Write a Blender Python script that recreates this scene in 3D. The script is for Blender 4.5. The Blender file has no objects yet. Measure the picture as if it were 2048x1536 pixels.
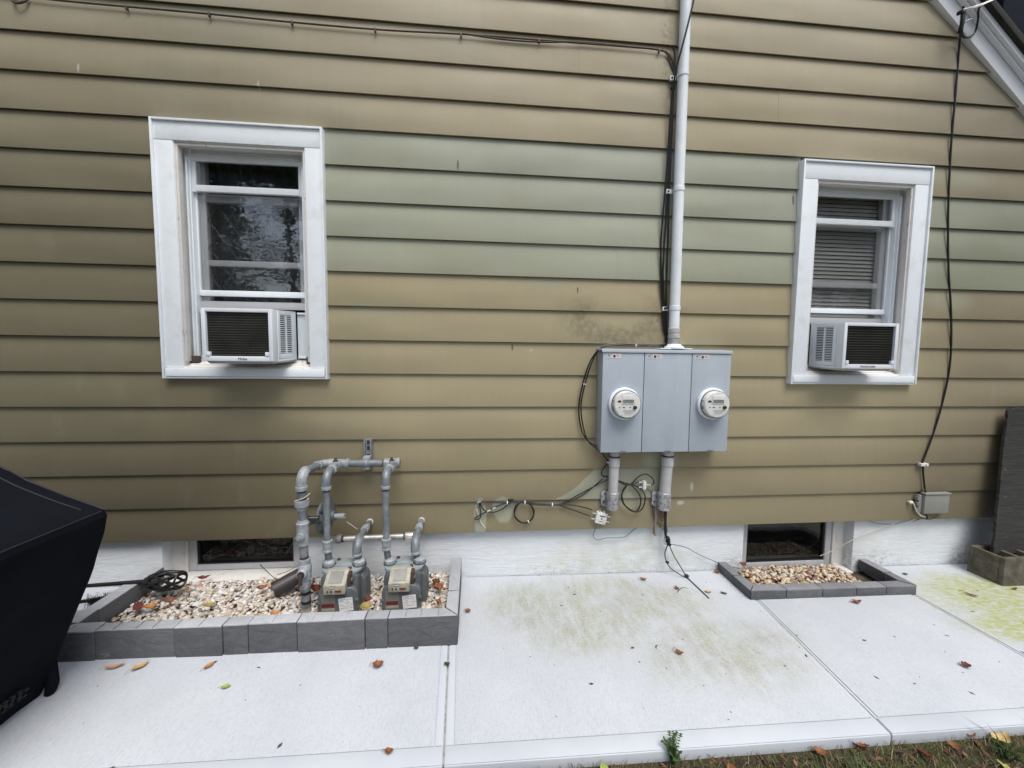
import bpy, bmesh, math, random
from mathutils import Vector, Matrix, noise as mnoise

random.seed(7)
sc = bpy.context.scene
C = sc.collection
R = math.radians

# ---------------------------------------------------------------- camera
cam = bpy.data.cameras.new('camera')
cam.lens = 13.359
cam.sensor_width = 36
cam.clip_start = 0.02
cam.clip_end = 2000
co = bpy.data.objects.new('camera', cam)
C.objects.link(co)
_r = Vector((0.99615502, -0.08694313, 0.01077373))
_u = Vector((-0.00466045, 0.07021247, 0.99752117))
_f = Vector((0.08748406, 0.99373593, -0.06953731))
m = Matrix((( _r.x, _u.x, -_f.x, 0.0), (_r.y, _u.y, -_f.y, -2.4022), (_r.z, _u.z, -_f.z, 1.4531), (0, 0, 0, 1)))
co.matrix_world = m
sc.camera = co

# ---------------------------------------------------------------- sky, sun, exposure
SUN_EL, SUN_AZ = R(64), R(160)          # azimuth measured from +Y towards +X
wd = bpy.data.worlds.new('World')
sc.world = wd
wd.use_nodes = True
wn = wd.node_tree
sky = wn.nodes.new('ShaderNodeTexSky')
sky.sky_type = 'NISHITA'
sky.sun_disc = False
sky.sun_elevation = SUN_EL
sky.sun_rotation = SUN_AZ
sky.air_density = 1.0
sky.dust_density = 4.0
sky.ozone_density = 1.0
hs = wn.nodes.new('ShaderNodeHueSaturation')
hs.inputs['Saturation'].default_value = 0.75
bg = wn.nodes['Background']
bg.inputs['Strength'].default_value = 0.12
wn.links.new(sky.outputs[0], hs.inputs['Color'])
wn.links.new(hs.outputs[0], bg.inputs['Color'])
sl = bpy.data.lights.new('sun', 'SUN')
sl.energy = 1.5
sl.angle = R(32)
sl.color = (1.0, 0.985, 0.94)
so = bpy.data.objects.new('sun', sl)
C.objects.link(so)
sd = Vector((math.sin(SUN_AZ) * math.cos(SUN_EL), math.cos(SUN_AZ) * math.cos(SUN_EL), math.sin(SUN_EL)))
so.rotation_euler = sd.to_track_quat('Z', 'Y').to_euler()
so.location = (3, -6, 9)
vs = sc.view_settings
vs.view_transform = 'Standard'
vs.look = 'None'
vs.exposure = 0.54
vs.gamma = 1.0
vs.use_curve_mapping = False
sc.cycles.max_bounces = 6
sc.cycles.transparent_max_bounces = 12

# ---------------------------------------------------------------- helpers
ORG = {}

def G(x):
    return 0.01 - 0.013 * x

def catmull(pts, sub):
    pts = [Vector(p) for p in pts]
    if sub <= 1 or len(pts) < 3:
        return pts
    out = []
    for i in range(len(pts) - 1):
        p0 = pts[max(i - 1, 0)]; p1 = pts[i]; p2 = pts[i + 1]; p3 = pts[min(i + 2, len(pts) - 1)]
        for j in range(sub):
            t = j / sub
            out.append(0.5 * ((2 * p1) + (p2 - p0) * t + (2 * p0 - 5 * p1 + 4 * p2 - p3) * t * t + (3 * p1 - p0 - 3 * p2 + p3) * t ** 3))
    out.append(pts[-1])
    return out

class MB:
    def __init__(s):
        s.v = []; s.f = []
    def add(s, vs, fs):
        o = len(s.v)
        s.v += [Vector(p) for p in vs]
        s.f += [[i + o for i in f] for f in fs]
        return s
    def box(s, x0, x1, y0, y1, z0, z1):
        x0, x1 = sorted((x0, x1)); y0, y1 = sorted((y0, y1)); z0, z1 = sorted((z0, z1))
        return s.add([(x0, y0, z0), (x1, y0, z0), (x1, y1, z0), (x0, y1, z0), (x0, y0, z1), (x1, y0, z1), (x1, y1, z1), (x0, y1, z1)],
                     [(0, 3, 2, 1), (4, 5, 6, 7), (0, 1, 5, 4), (1, 2, 6, 5), (2, 3, 7, 6), (3, 0, 4, 7)])
    def hexa(s, b, t):
        return s.add(list(b) + list(t), [(0, 3, 2, 1), (4, 5, 6, 7), (0, 1, 5, 4), (1, 2, 6, 5), (2, 3, 7, 6), (3, 0, 4, 7)])
    def prism_y(s, poly, y0, y1):
        n = len(poly)
        vs = [(x, y0, z) for x, z in poly] + [(x, y1, z) for x, z in poly]
        fs = [list(range(n)), list(range(2 * n - 1, n - 1, -1))] + [(i, i + n, (i + 1) % n + n, (i + 1) % n) for i in range(n)]
        return s.add(vs, fs)
    def prism_x(s, poly, x0, x1):
        n = len(poly)
        vs = [(x0, y, z) for y, z in poly] + [(x1, y, z) for y, z in poly]
        fs = [list(range(n)), list(range(2 * n - 1, n - 1, -1))] + [(i, i + n, (i + 1) % n + n, (i + 1) % n) for i in range(n)]
        return s.add(vs, fs)
    def prism_z(s, poly, z0, z1):
        n = len(poly)
        f0 = z0 if callable(z0) else (lambda x: z0)
        f1 = z1 if callable(z1) else (lambda x: z1)
        vs = [(x, y, f0(x)) for x, y in poly] + [(x, y, f1(x)) for x, y in poly]
        fs = [list(range(n)), list(range(2 * n - 1, n - 1, -1))] + [(i, i + n, (i + 1) % n + n, (i + 1) % n) for i in range(n)]
        return s.add(vs, fs)
    def quad(s, a, b, c, d):
        return s.add([a, b, c, d], [(0, 1, 2, 3)])
    def tube(s, pts, r, n=8, sub=1, cap=True):
        P = catmull(pts, sub)
        m_ = len(P)
        rr = r if isinstance(r, (list, tuple)) else [r] * m_
        if len(rr) != m_:
            q = []
            for i in range(m_):
                t = i / (m_ - 1) * (len(rr) - 1); a = int(min(t, len(rr) - 2)); q.append(rr[a] + (rr[a + 1] - rr[a]) * (t - a))
            rr = q
        T = (P[1] - P[0]).normalized()
        up = Vector((0, 0, 1)) if abs(T.z) < 0.9 else Vector((1, 0, 0))
        N = T.cross(up).normalized()
        vs = []; fs = []
        for i in range(m_):
            if i < m_ - 1:
                t2 = (P[i + 1] - P[i])
            else:
                t2 = P[i] - P[i - 1]
            if 0 < i < m_ - 1:
                t2 = (P[i + 1] - P[i]).normalized() + (P[i] - P[i - 1]).normalized()
            if t2.length < 1e-9:
                t2 = T.copy()
            t2.normalize()
            N = (N - t2 * N.dot(t2))
            if N.length < 1e-6:
                N = t2.orthogonal()
            N.normalize()
            B = t2.cross(N)
            for k in range(n):
                a = 2 * math.pi * k / n
                vs.append(P[i] + (N * math.cos(a) + B * math.sin(a)) * rr[i])
        for i in range(m_ - 1):
            for k in range(n):
                k2 = (k + 1) % n
                fs.append((i * n + k, i * n + k2, (i + 1) * n + k2, (i + 1) * n + k))
        if cap:
            fs.append(list(range(n - 1, -1, -1)))
            fs.append([(m_ - 1) * n + k for k in range(n)])
        return s.add(vs, fs)
    def lathe(s, org, axis, prof, n=20, cap=True):
        o = Vector(org); A = Vector(axis).normalized()
        N = A.orthogonal().normalized(); B = A.cross(N)
        vs = []; fs = []
        for t, r in prof:
            for k in range(n):
                a = 2 * math.pi * (k + 0.5) / n
                vs.append(o + A * t + (N * math.cos(a) + B * math.sin(a)) * max(r, 1e-5))
        for i in range(len(prof) - 1):
            for k in range(n):
                k2 = (k + 1) % n
                fs.append((i * n + k, i * n + k2, (i + 1) * n + k2, (i + 1) * n + k))
        if cap:
            fs.append(list(range(n - 1, -1, -1)))
            fs.append([(len(prof) - 1) * n + k for k in range(n)])
        return s.add(vs, fs)
    def build(s, name, mat, parent=None, bevel=0.0, seg=2, smooth=True, ang=38):
        me = bpy.data.meshes.new(name)
        og = ORG.get(parent, Vector((0, 0, 0))) if parent else Vector((0, 0, 0))
        me.from_pydata([tuple(p - og) for p in s.v], [], s.f)
        me.validate()
        bm = bmesh.new(); bm.from_mesh(me)
        bmesh.ops.recalc_face_normals(bm, faces=bm.faces)
        if bevel > 0:
            ed = [e for e in bm.edges if len(e.link_faces) == 2 and e.calc_face_angle(0) > R(30)]
            bmesh.ops.bevel(bm, geom=ed, offset=bevel, segments=seg, profile=0.6, affect='EDGES', clamp_overlap=True)
        bm.to_mesh(me); bm.free()
        if smooth:
            me.shade_smooth()
            me.set_sharp_from_angle(angle=R(ang))
        me.materials.append(mat)
        o = bpy.data.objects.new(name, me)
        C.objects.link(o)
        if parent:
            o.parent = parent
        ORG[o] = og
        return o

def thing(name, label, cat, loc=(0, 0, 0), group=None):
    o = bpy.data.objects.new(name, None)
    C.objects.link(o)
    o.location = loc
    o.empty_display_size = 0.1
    ORG[o] = Vector(loc)
    o['label'] = label; o['category'] = cat
    if group: o['group'] = group
    return o

def tag(o, label, cat, group=None):
    o['label'] = label; o['category'] = cat
    if group: o['group'] = group
    return o

def struct(o):
    o['kind'] = 'structure'
    return o

# ---------------------------------------------------------------- materials
class NT:
    def __init__(s, name):
        s.m = bpy.data.materials.new(name); s.m.use_nodes = True
        s.t = s.m.node_tree
        s.b = s.t.nodes['Principled BSDF']
        s._pos = None; s._obj = None; s._nc = {}
    def n(s, ty): return s.t.nodes.new(ty)
    def lk(s, a, b): s.t.links.new(a, b)
    def put(s, sock, v):
        if hasattr(v, 'links'): s.lk(v, sock)
        elif v is not None: sock.default_value = v
    def pos(s):
        if s._pos is None: s._pos = s.n('ShaderNodeNewGeometry').outputs['Position']
        return s._pos
    def obj(s):
        if s._obj is None: s._obj = s.n('ShaderNodeTexCoord').outputs['Object']
        return s._obj
    def mapv(s, v, scale=(1, 1, 1), loc=(0, 0, 0), rot=(0, 0, 0)):
        q = s.n('ShaderNodeMapping'); s.lk(v, q.inputs['Vector'])
        q.inputs['Scale'].default_value = scale; q.inputs['Location'].default_value = loc; q.inputs['Rotation'].default_value = rot
        return q.outputs[0]
    def noise(s, v, scale, detail=4, rough=0.55, dist=0.0):
        key = (v.node.name, v.name, scale, detail, rough, dist)
        if key in s._nc: return s._nc[key]
        q = s.n('ShaderNodeTexNoise'); s.lk(v, q.inputs['Vector'])
        s._nc[key] = q.outputs['Fac']
        q.inputs['Scale'].default_value = scale; q.inputs['Detail'].default_value = detail
        q.inputs['Roughness'].default_value = rough; q.inputs['Distortion'].default_value = dist
        return q.outputs['Fac']
    def voro(s, v, scale, feat='F1'):
        q = s.n('ShaderNodeTexVoronoi'); s.lk(v, q.inputs['Vector']); q.feature = feat
        q.inputs['Scale'].default_value = scale
        return q.outputs['Distance']
    def math(s, op, a, b=0.0, c=0.0, clamp=False):
        q = s.n('ShaderNodeMath'); q.operation = op; q.use_clamp = clamp
        s.put(q.inputs[0], a); s.put(q.inputs[1], b)
        if op in ('MULTIPLY_ADD', 'SMOOTH_MIN'): s.put(q.inputs[2], c)
        return q.outputs[0]
    def map(s, v, a, b, c=0.0, d=1.0, smooth=False):
        q = s.n('ShaderNodeMapRange'); s.put(q.inputs['Value'], v)
        if smooth: q.interpolation_type = 'SMOOTHSTEP'
        q.inputs['From Min'].default_value = a; q.inputs['From Max'].default_value = b
        q.inputs['To Min'].default_value = c; q.inputs['To Max'].default_value = d
        return q.outputs[0]
    def mix(s, f, a, b, mode='MIX'):
        q = s.n('ShaderNodeMix'); q.data_type = 'RGBA'; q.blend_type = mode
        s.put(q.inputs[0], f)
        for k, v in ((6, a), (7, b)):
            if isinstance(v, (tuple, list)) and len(v) == 3: v = (*v, 1)
            s.put(q.inputs[k], v)
        return q.outputs[2]
    def ramp(s, f, stops, interp='LINEAR'):
        q = s.n('ShaderNodeValToRGB'); s.put(q.inputs[0], f)
        q.color_ramp.interpolation = interp
        e = q.color_ramp.elements
        while len(e) < len(stops): e.new(0.5)
        for k, (p, c) in enumerate(stops):
            e[k].position = p; e[k].color = (*c, 1) if len(c) == 3 else c
        return q.outputs[0]
    def sep(s, v):
        q = s.n('ShaderNodeSeparateXYZ'); s.lk(v, q.inputs[0]); return q.outputs
    def ell(s, v, c, r, edge=0.25, wob=0.0, wsc=6.0, axes='xz'):
        """soft ellipse mask, 1 inside"""
        sc_ = [0.0, 0.0, 0.0]; lo = [0.0, 0.0, 0.0]
        for k, ax in enumerate(axes):
            i = 'xyz'.index(ax); sc_[i] = 1.0 / r[k]; lo[i] = -c[k] / r[k]
        q = s.mapv(v, scale=sc_, loc=lo)
        l = s.n('ShaderNodeVectorMath'); l.operation = 'LENGTH'; s.lk(q, l.inputs[0])
        d = l.outputs['Value']
        if wob:
            d = s.math('ADD', d, s.math('MULTIPLY', s.math('SUBTRACT', s.noise(v, wsc, 3), 0.5), wob))
        return s.map(d, 1.0 - edge, 1.0 + edge, 1.0, 0.0, smooth=True)
    def bump(s, h, strength=0.3, dist=0.005, prev=None):
        q = s.n('ShaderNodeBump'); s.lk(h, q.inputs['Height'])
        q.inputs['Strength'].default_value = strength; q.inputs['Distance'].default_value = dist
        if prev is not None: s.lk(prev, q.inputs['Normal'])
        return q.outputs[0]
    def out(s, col=None, rough=0.6, metal=0.0, normal=None, spec=None):
        if isinstance(col, (tuple, list)): col = (*col[:3], 1)
        s.put(s.b.inputs['Base Color'], col); s.put(s.b.inputs['Roughness'], rough); s.put(s.b.inputs['Metallic'], metal)
        if normal is not None: s.lk(normal, s.b.inputs['Normal'])
        if spec is not None: s.b.inputs['Specular IOR Level'].default_value = spec
        return s.m

def simple(name, col, rough=0.5, metal=0.0, var=0.15, vs_=12.0, bump=0.0, bs=80.0, spec=None, spots=0.0, spotcol=(0.05, 0.04, 0.03), coords='pos'):
    t = NT(name)
    p = t.pos() if coords == 'pos' else t.obj()
    f = t.noise(p, vs_, 6)
    c = t.mix(t.map(f, 0.3, 0.7), tuple(v * (1 - var) for v in col), tuple(min(1, v * (1 + var)) for v in col))
    if spots:
        k = t.map(t.noise(p, vs_ * 4, 8, 0.7), 0.72 - spots, 0.8 - spots)
        c = t.mix(t.math('MULTIPLY', k, 0.75), c, spotcol)
    nrm = t.bump(t.noise(p, bs, 4), bump, 0.004) if bump else None
    rr = t.map(t.noise(p, vs_ * 2.3, 4), 0.3, 0.7, max(0.02, rough - 0.08), min(1, rough + 0.08))
    return t.out(c, rr, metal, nrm, spec)

M = {}
GREEN = (0.365, 0.380, 0.285)
def siding_mat(name, base_a, base_b, green):
    t = NT(name); p = t.pos()
    big = t.noise(p, 0.7, 3)
    c = t.mix(t.map(big, 0.35, 0.65), base_a, base_b)
    rnd_ = t.n('ShaderNodeObjectInfo').outputs['Random']
    c = t.mix(t.map(rnd_, 0.0, 1.0, 0.0, 0.55), c, t.mix(1.0, c, (0.86, 0.87, 0.87), 'MULTIPLY'))
    drift = t.map(t.noise(t.mapv(p, (0.45, 1, 1.3)), 1.7, 4, 0.6), 0.38, 0.68)
    c = t.mix(t.math('MULTIPLY', drift, 0.22), c, (0.300, 0.292, 0.205) if not green else (0.31, 0.31, 0.215))
    # boards turn paler and greyer with height, in uneven patches
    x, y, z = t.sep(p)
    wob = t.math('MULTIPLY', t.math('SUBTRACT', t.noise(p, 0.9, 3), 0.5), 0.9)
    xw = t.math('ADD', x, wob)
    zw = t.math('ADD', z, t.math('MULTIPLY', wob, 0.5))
    # light falls off towards the left end; that shade is mixed into the paint
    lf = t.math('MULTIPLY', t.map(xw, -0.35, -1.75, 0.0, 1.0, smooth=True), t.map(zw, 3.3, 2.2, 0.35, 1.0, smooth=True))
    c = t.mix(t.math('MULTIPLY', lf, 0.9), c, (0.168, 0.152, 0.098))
    c = t.mix(t.map(xw, 2.5, 3.6, 0.0, 0.8, smooth=True), c, (0.255, 0.220, 0.148) if not green else (0.265, 0.280, 0.195))  # light falloff at the right end, also painted into the colour
    c = t.mix(t.map(zw, 1.25, 0.6, 0.0, 0.9, smooth=True), c, t.mix(1.0, c, (0.60, 0.59, 0.57), 'MULTIPLY'))  # lower boards get less sky; that shade is multiplied into the colour
    upper_grey = t.math('MULTIPLY', t.map(z, 1.9, 3.6), t.map(t.noise(p, 1.1, 4), 0.25, 0.7))
    c = t.mix(t.math('MULTIPLY', upper_grey, 0.95), c, t.mix(1.0, c, (1.18, 1.24, 1.50), 'MULTIPLY'))
    if not green:
        # old green paint showing through where the later coat was left off
        for cc, r_, e_, w_, k_ in (((0.43, 1.93), (0.13, 0.05), 0.6, 0.5, 0.55), ((-0.62, 1.74), (0.17, 0.05), 0.6, 0.6, 0.5),
                                   ((3.22, 1.87), (0.16, 0.07), 0.6, 0.6, 0.6), ((3.2, 2.69), (0.22, 0.06), 0.7, 0.6, 0.55), ((0.015, 0.42), (0.04, 0.14), 0.10, 0.9, 0.9),
                                   ((0.165, 0.47), (0.075, 0.09), 0.10, 0.9, 0.8), ((1.20, 0.79), (0.11, 0.07), 0.4, 0.4, 0.8), ((1.0, 0.50), (0.1, 0.04), 0.4, 0.5, 0.6)):
            c = t.mix(t.math('MULTIPLY', t.ell(p, cc, r_, e_, w_), k_), c, GREEN)
        zz = t.math('POWER', t.map(z, 0.533, 0.7365), 0.55)
        e = t.map(t.math('SUBTRACT', x, t.math('ADD', t.math('MULTIPLY', zz, 0.31), t.math('MULTIPLY_ADD', t.noise(p, 7, 3), 0.05, 0.425))), -0.006, 0.006)
        e = t.math('MULTIPLY', e, t.math('LESS_THAN', z, 0.7362))
        e = t.math('MULTIPLY', e, t.math('GREATER_THAN', z, 0.534))
        e = t.math('MULTIPLY', e, t.map(x, 1.19, 1.22, 1.0, 0.0))
        c = t.mix(t.math('MULTIPLY', e, 0.95), c, GREEN)
        # mould ring above the cabinet
        ring = t.math('SUBTRACT', t.ell(p, (0.9, 1.70), (0.36, 0.155), 0.35, 0.5, 8), t.ell(p, (0.9, 1.76), (0.2, 0.11), 0.35, 0.4, 8), clamp=True)
        sp = t.map(t.noise(p, 34, 6, 0.65), 0.30, 0.62)
        c = t.mix(t.math('MULTIPLY', t.math('MULTIPLY', ring, sp), 0.55), c, (0.12, 0.105, 0.07))
        rust = t.math('MULTIPLY', t.ell(p, (1.14, 3.5), (0.035, 0.4), 0.7, 0.6, 9), t.map(t.noise(p, 40, 5), 0.4, 0.7))
        c = t.mix(t.math('MULTIPLY', rust, 0.5), c, (0.17, 0.09, 0.04))
    else:
        c = t.mix(t.map(t.noise(t.mapv(p, (0.6, 1, 1.2)), 1.5, 5), 0.52, 0.74, 0.0, 0.6), c, (0.35, 0.325, 0.215))
    # faint streaks, specks and scuffs
    st = t.noise(t.mapv(p, (14, 1, 1.2)), 2.0, 5, 0.6)
    c = t.mix(t.map(st, 0.4, 0.75, 0.0, 0.10), c, t.mix(1.0, c, (0.62, 0.60, 0.56), 'MULTIPLY'))
    for cc, r_, col_ in (((-0.13, 2.60), (0.006, 0.030), (0.09, 0.08, 0.06)), ((0.21, 1.52), (0.006, 0.022), (0.06, 0.05, 0.04)), ((0.33, 1.50), (0.008, 0.006), (0.6, 0.58, 0.52)), ((-2.18, 3.00), (0.006, 0.022), (0.62, 0.60, 0.55)), ((-1.25, 2.98), (0.006, 0.024), (0.62, 0.60, 0.55)),
                         ((1.13, 2.16), (0.007, 0.025), (0.5, 0.45, 0.36)), ((2.04, 2.50), (0.006, 0.035), (0.08, 0.07, 0.05)), ((1.43, 0.60), (0.012, 0.03), (0.48, 0.46, 0.37)), ((1.36, 0.49), (0.022, 0.014), (0.5, 0.47, 0.4)), ((0.62, 1.88), (0.005, 0.02), (0.07, 0.06, 0.05)), ((-2.05, 0.81), (0.02, 0.02), (0.15, 0.13, 0.10))):
        c = t.mix(t.math('MULTIPLY', t.ell(p, cc, r_, 0.35, 0.9, 30), 0.75), c, col_)
    chalk = t.map(t.noise(t.mapv(p, (1.0, 1, 0.5)), 6.0, 6, 0.65), 0.56, 0.8)
    c = t.mix(t.math('MULTIPLY', chalk, 0.09), c, (0.56, 0.54, 0.47))
    spk = t.map(t.noise(p, 90, 3, 0.8), 0.75, 0.79)
    c = t.mix(t.math('MULTIPLY', spk, 0.35), c, (0.10, 0.09, 0.07))
    fine = t.noise(p, 320, 2)
    wav = t.noise(t.mapv(p, (0.7, 1, 2.0)), 1.6, 1)
    nrm = t.bump(wav, 0.5, 0.035)
    nrm = t.bump(t.noise(t.mapv(p, (0.5, 1, 1)), 9, 2), 0.10, 0.01, nrm)
    nrm = t.bump(fine, 0.06, 0.001, nrm)
    rough = t.map(t.noise(p, 5, 4), 0.3, 0.7, 0.48, 0.62)
    return t.out(c, rough, 0, nrm, 0.35)
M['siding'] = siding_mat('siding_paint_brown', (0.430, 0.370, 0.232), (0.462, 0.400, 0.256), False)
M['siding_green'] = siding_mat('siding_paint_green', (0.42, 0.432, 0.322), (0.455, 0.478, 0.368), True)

def white_mat(name, col=(0.80, 0.855, 0.90), dirt=0.5, rough=0.45, peel=0.0):
    t = NT(name); p = t.pos()
    d = t.map(t.noise(p, 9, 8, 0.65), 0.52, 0.8)
    c = t.mix(t.math('MULTIPLY', d, dirt), col, (0.50, 0.46, 0.38))
    g = t.map(t.noise(p, 70, 6, 0.7), 0.68, 0.75)
    c = t.mix(t.math('MULTIPLY', g, 0.35 * dirt), c, (0.25, 0.22, 0.18))
    if peel:
        k = t.map(t.noise(t.mapv(p, (3, 3, 0.6)), 22, 8, 0.7), 0.66 - peel, 0.68 - peel)
        c = t.mix(k, c, (0.33, 0.29, 0.24))
    nrm = t.bump(t.noise(p, 60, 4), 0.12, 0.002)
    return t.out(c, t.map(t.noise(p, 14), 0.3, 0.7, rough - 0.1, rough + 0.1), 0, nrm)
M['white'] = white_mat('white_painted_trim', dirt=0.35)
M['white_old'] = white_mat('weathered_white_paint', (0.66, 0.65, 0.63), 0.75, 0.55, 0.04)
M['vinyl'] = white_mat('white_vinyl', (0.78, 0.83, 0.87), 0.2, 0.35)
M['sash'] = white_mat('grey_white_sash', (0.47, 0.48, 0.50), 0.4, 0.5)
M['ac_white'] = white_mat('appliance_white', (0.73, 0.78, 0.83), 0.25, 0.35)
M['rake'] = white_mat('rake_paint', (0.80, 0.83, 0.87), 0.25, 0.5)

def stucco_mat():
    t = NT('white_stucco'); p = t.pos(); x, y, z = t.sep(p)
    trow = t.noise(t.mapv(p, (0.55, 1, 2.6)), 16, 7, 0.62, 0.8)
    pit = t.noise(p, 120, 4, 0.6)
    c = t.mix(t.map(trow, 0.3, 0.7), (0.64, 0.675, 0.71), (0.71, 0.745, 0.78))
    c = t.mix(t.map(t.noise(p, 3.0, 4), 0.5, 0.8, 0.0, 0.45), c, (0.60, 0.58, 0.49))
    # algae and splash specks along the foot
    foot = t.map(t.math('ADD', z, t.math('MULTIPLY', t.noise(p, 6, 5), 0.16)), 0.10, 0.20, 1.0, 0.0)
    sp = t.math('MULTIPLY', t.math('MULTIPLY', foot, t.map(t.noise(p, 3.2, 3), 0.42, 0.62)), t.map(t.noise(p, 30, 6, 0.75), 0.46, 0.66))
    c = t.mix(t.math('MULTIPLY', sp, 0.75), c, (0.20, 0.21, 0.14))
    al = t.math('MULTIPLY', t.ell(p, (1.05, 0.08), (0.55, 0.14), 0.6, 0.5, 5), t.map(t.noise(p, 12, 5), 0.35, 0.7))
    c = t.mix(t.math('MULTIPLY', al, 0.55), c, (0.46, 0.47, 0.34))
    ch = t.map(t.noise(t.mapv(p, (1, 1, 2)), 30, 6, 0.7), 0.745, 0.76)
    c = t.mix(t.math('MULTIPLY', ch, 0.7), c, (0.30, 0.30, 0.27))
    n1 = t.bump(trow, 0.55, 0.009)
    n1 = t.bump(pit, 0.25, 0.003, n1)
    return t.out(c, 0.8, 0, n1, 0.25)
M['stucco'] = stucco_mat()

def concrete_mat(name, broom):
    t = NT(name); p = t.pos()
    big = t.noise(p, 2.2, 5)
    c = t.mix(t.map(big, 0.3, 0.7), (0.475, 0.510, 0.560), (0.545, 0.578, 0.625))
    br = t.noise(t.mapv(p, (60, 5, 1), rot=(0, 0, R(-6))), 3.0, 5, 0.65)
    gr = t.noise(t.mapv(p, (1.3, 0.7, 1), rot=(0, 0, R(-6))), 105, 4, 0.75)
    pit = t.map(t.noise(p, 75, 4, 0.75), 0.66, 0.71)
    if broom:
        c = t.mix(t.map(br, 0.42, 0.7, 0.0, 0.25), c, (0.40, 0.40, 0.40))
        c = t.mix(t.map(gr, 0.48, 0.72, 0.0, 0.5), c, (0.34, 0.345, 0.35))
        c = t.mix(t.math('MULTIPLY', pit, 0.5), c, (0.24, 0.24, 0.235))
    else:
        c = t.mix(t.math('MULTIPLY', pit, 0.2), c, (0.35, 0.35, 0.34))
    # algae, in broom-drawn streaks
    mask = None
    for cc, r_ in (((0.72, -0.24), (0.36, 0.24)), ((1.05, -0.30), (0.34, 0.20)), ((0.30, -0.30), (0.26, 0.22)), ((0.62, -0.50), (0.36, 0.18)), ((1.22, -0.68), (0.42, 0.22)), ((0.98, -0.14), (0.12, 0.10)), ((1.45, -0.62), (0.16, 0.14))):
        e = t.ell(p, cc, r_, 0.6, 0.7, 5, 'xy')
        mask = e if mask is None else t.math('MAXIMUM', mask, e)
    stx = t.map(t.noise(t.mapv(p, (13, 4, 1), rot=(0, 0, R(-10))), 1.6, 6, 0.62), 0.16, 0.58)
    spx = t.math('MULTIPLY', t.map(t.noise(p, 4.5, 5, 0.65), 0.26, 0.54), t.map(t.noise(p, 95, 4, 0.7), 0.14, 0.62))
    al = t.math('MULTIPLY', mask, t.math('MULTIPLY', stx, spx))
    hue = t.mix(t.map(t.noise(p, 4, 3), 0.4, 0.62), (0.265, 0.252, 0.165), (0.245, 0.265, 0.11))
    c = t.mix(t.math('MULTIPLY', al, 0.72), c, hue)
    m2 = t.math('MAXIMUM', t.ell(p, (3.38, -0.36), (0.52, 0.25), 0.5, 0.8, 6, 'xy'), t.ell(p, (3.1, -0.62), (0.32, 0.13), 0.5, 0.8, 6, 'xy'))
    al2 = t.math('MULTIPLY', m2, t.map(t.noise(t.mapv(p, (14, 40, 1)), 1.2, 6, 0.62), 0.30, 0.58))
    c = t.mix(t.math('MULTIPLY', al2, 0.95), c, (0.36, 0.39, 0.14))
    dirt = t.map(t.noise(t.mapv(p, (5, 1.2, 1)), 3.0, 6, 0.6), 0.6, 0.8)
    c = t.mix(t.math('MULTIPLY', dirt, 0.18), c, (0.36, 0.37, 0.33))
    nrm = t.bump(br, 0.4 if broom else 0.06, 0.006)
    nrm = t.bump(gr, 0.25, 0.002, nrm)
    return t.out(c, 0.85, 0, nrm, 0.2)
M['concrete'] = concrete_mat('broomed_concrete', True)
M['concrete_s'] = concrete_mat('tooled_concrete', False)
M['joint'] = simple('joint_dirt', (0.30, 0.30, 0.28), 0.95, var=0.4, vs_=40)

def paver_mat(name, a, b, light=(0.50, 0.52, 0.56)):
    t = NT(name); p = t.pos()
    n1 = t.noise(t.mapv(p, (1, 1, 2.4)), 11, 7, 0.65, 1.2)
    c = t.mix(t.map(n1, 0.3, 0.7), a, b)
    oi = t.n('ShaderNodeObjectInfo').outputs['Random']
    c = t.mix(t.map(oi, 0, 1, 0.0, 0.75), c, t.mix(1.0, c, (0.62, 0.64, 0.66), 'MULTIPLY'))
    ef = t.map(t.noise(t.mapv(p, (1, 1, 3)), 8, 6, 0.7, 2.0), 0.62, 0.72)
    c = t.mix(t.math('MULTIPLY', ef, 0.4), c, light)
    sp = t.map(t.noise(p, 130, 4, 0.7), 0.64, 0.7)
    c = t.mix(t.math('MULTIPLY', sp, 0.4), c, light)
    nrm = t.bump(n1, 0.6, 0.008)
    nrm = t.bump(t.noise(p, 200, 3), 0.3, 0.002, nrm)
    return t.out(c, 0.85, 0, nrm, 0.25)
M['paver'] = paver_mat('grey_paver', (0.105, 0.108, 0.115), (0.155, 0.158, 0.166), (0.34, 0.35, 0.37))
M['cap'] = paver_mat('block_cap_skylit', (0.40, 0.415, 0.445), (0.50, 0.515, 0.545), (0.58, 0.59, 0.62))  # top strip paler than the block: skylight on it put into the colour

def island_mat(name, stops, rough=0.6, var=0.12, spec=0.3, bump=0.15, bs=150):
    t = NT(name); p = t.pos()
    ri = t.n('ShaderNodeNewGeometry').outputs['Random Per Island']
    c = t.ramp(ri, stops, 'CONSTANT')
    f = t.noise(p, 60, 5)
    c = t.mix(t.map(f, 0.3, 0.75, 0, var * 3), c, t.mix(1.0, c, (0.66, 0.6, 0.54), 'MULTIPLY'))
    return t.out(c, rough, 0, t.bump(t.noise(p, bs, 3), bump, 0.002), spec)
M['pebble'] = island_mat('river_pebbles', [(0, (0.62, 0.60, 0.57)), (0.2, (0.52, 0.46, 0.38)), (0.36, (0.70, 0.69, 0.68)), (0.52, (0.40, 0.37, 0.33)), (0.60, (0.58, 0.48, 0.36)), (0.70, (0.50, 0.50, 0.50)), (0.78, (0.66, 0.58, 0.50)), (0.86, (0.30, 0.25, 0.21)), (0.90, (0.20, 0.19, 0.19)), (0.94, (0.44, 0.26, 0.17))], 0.55)
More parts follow.
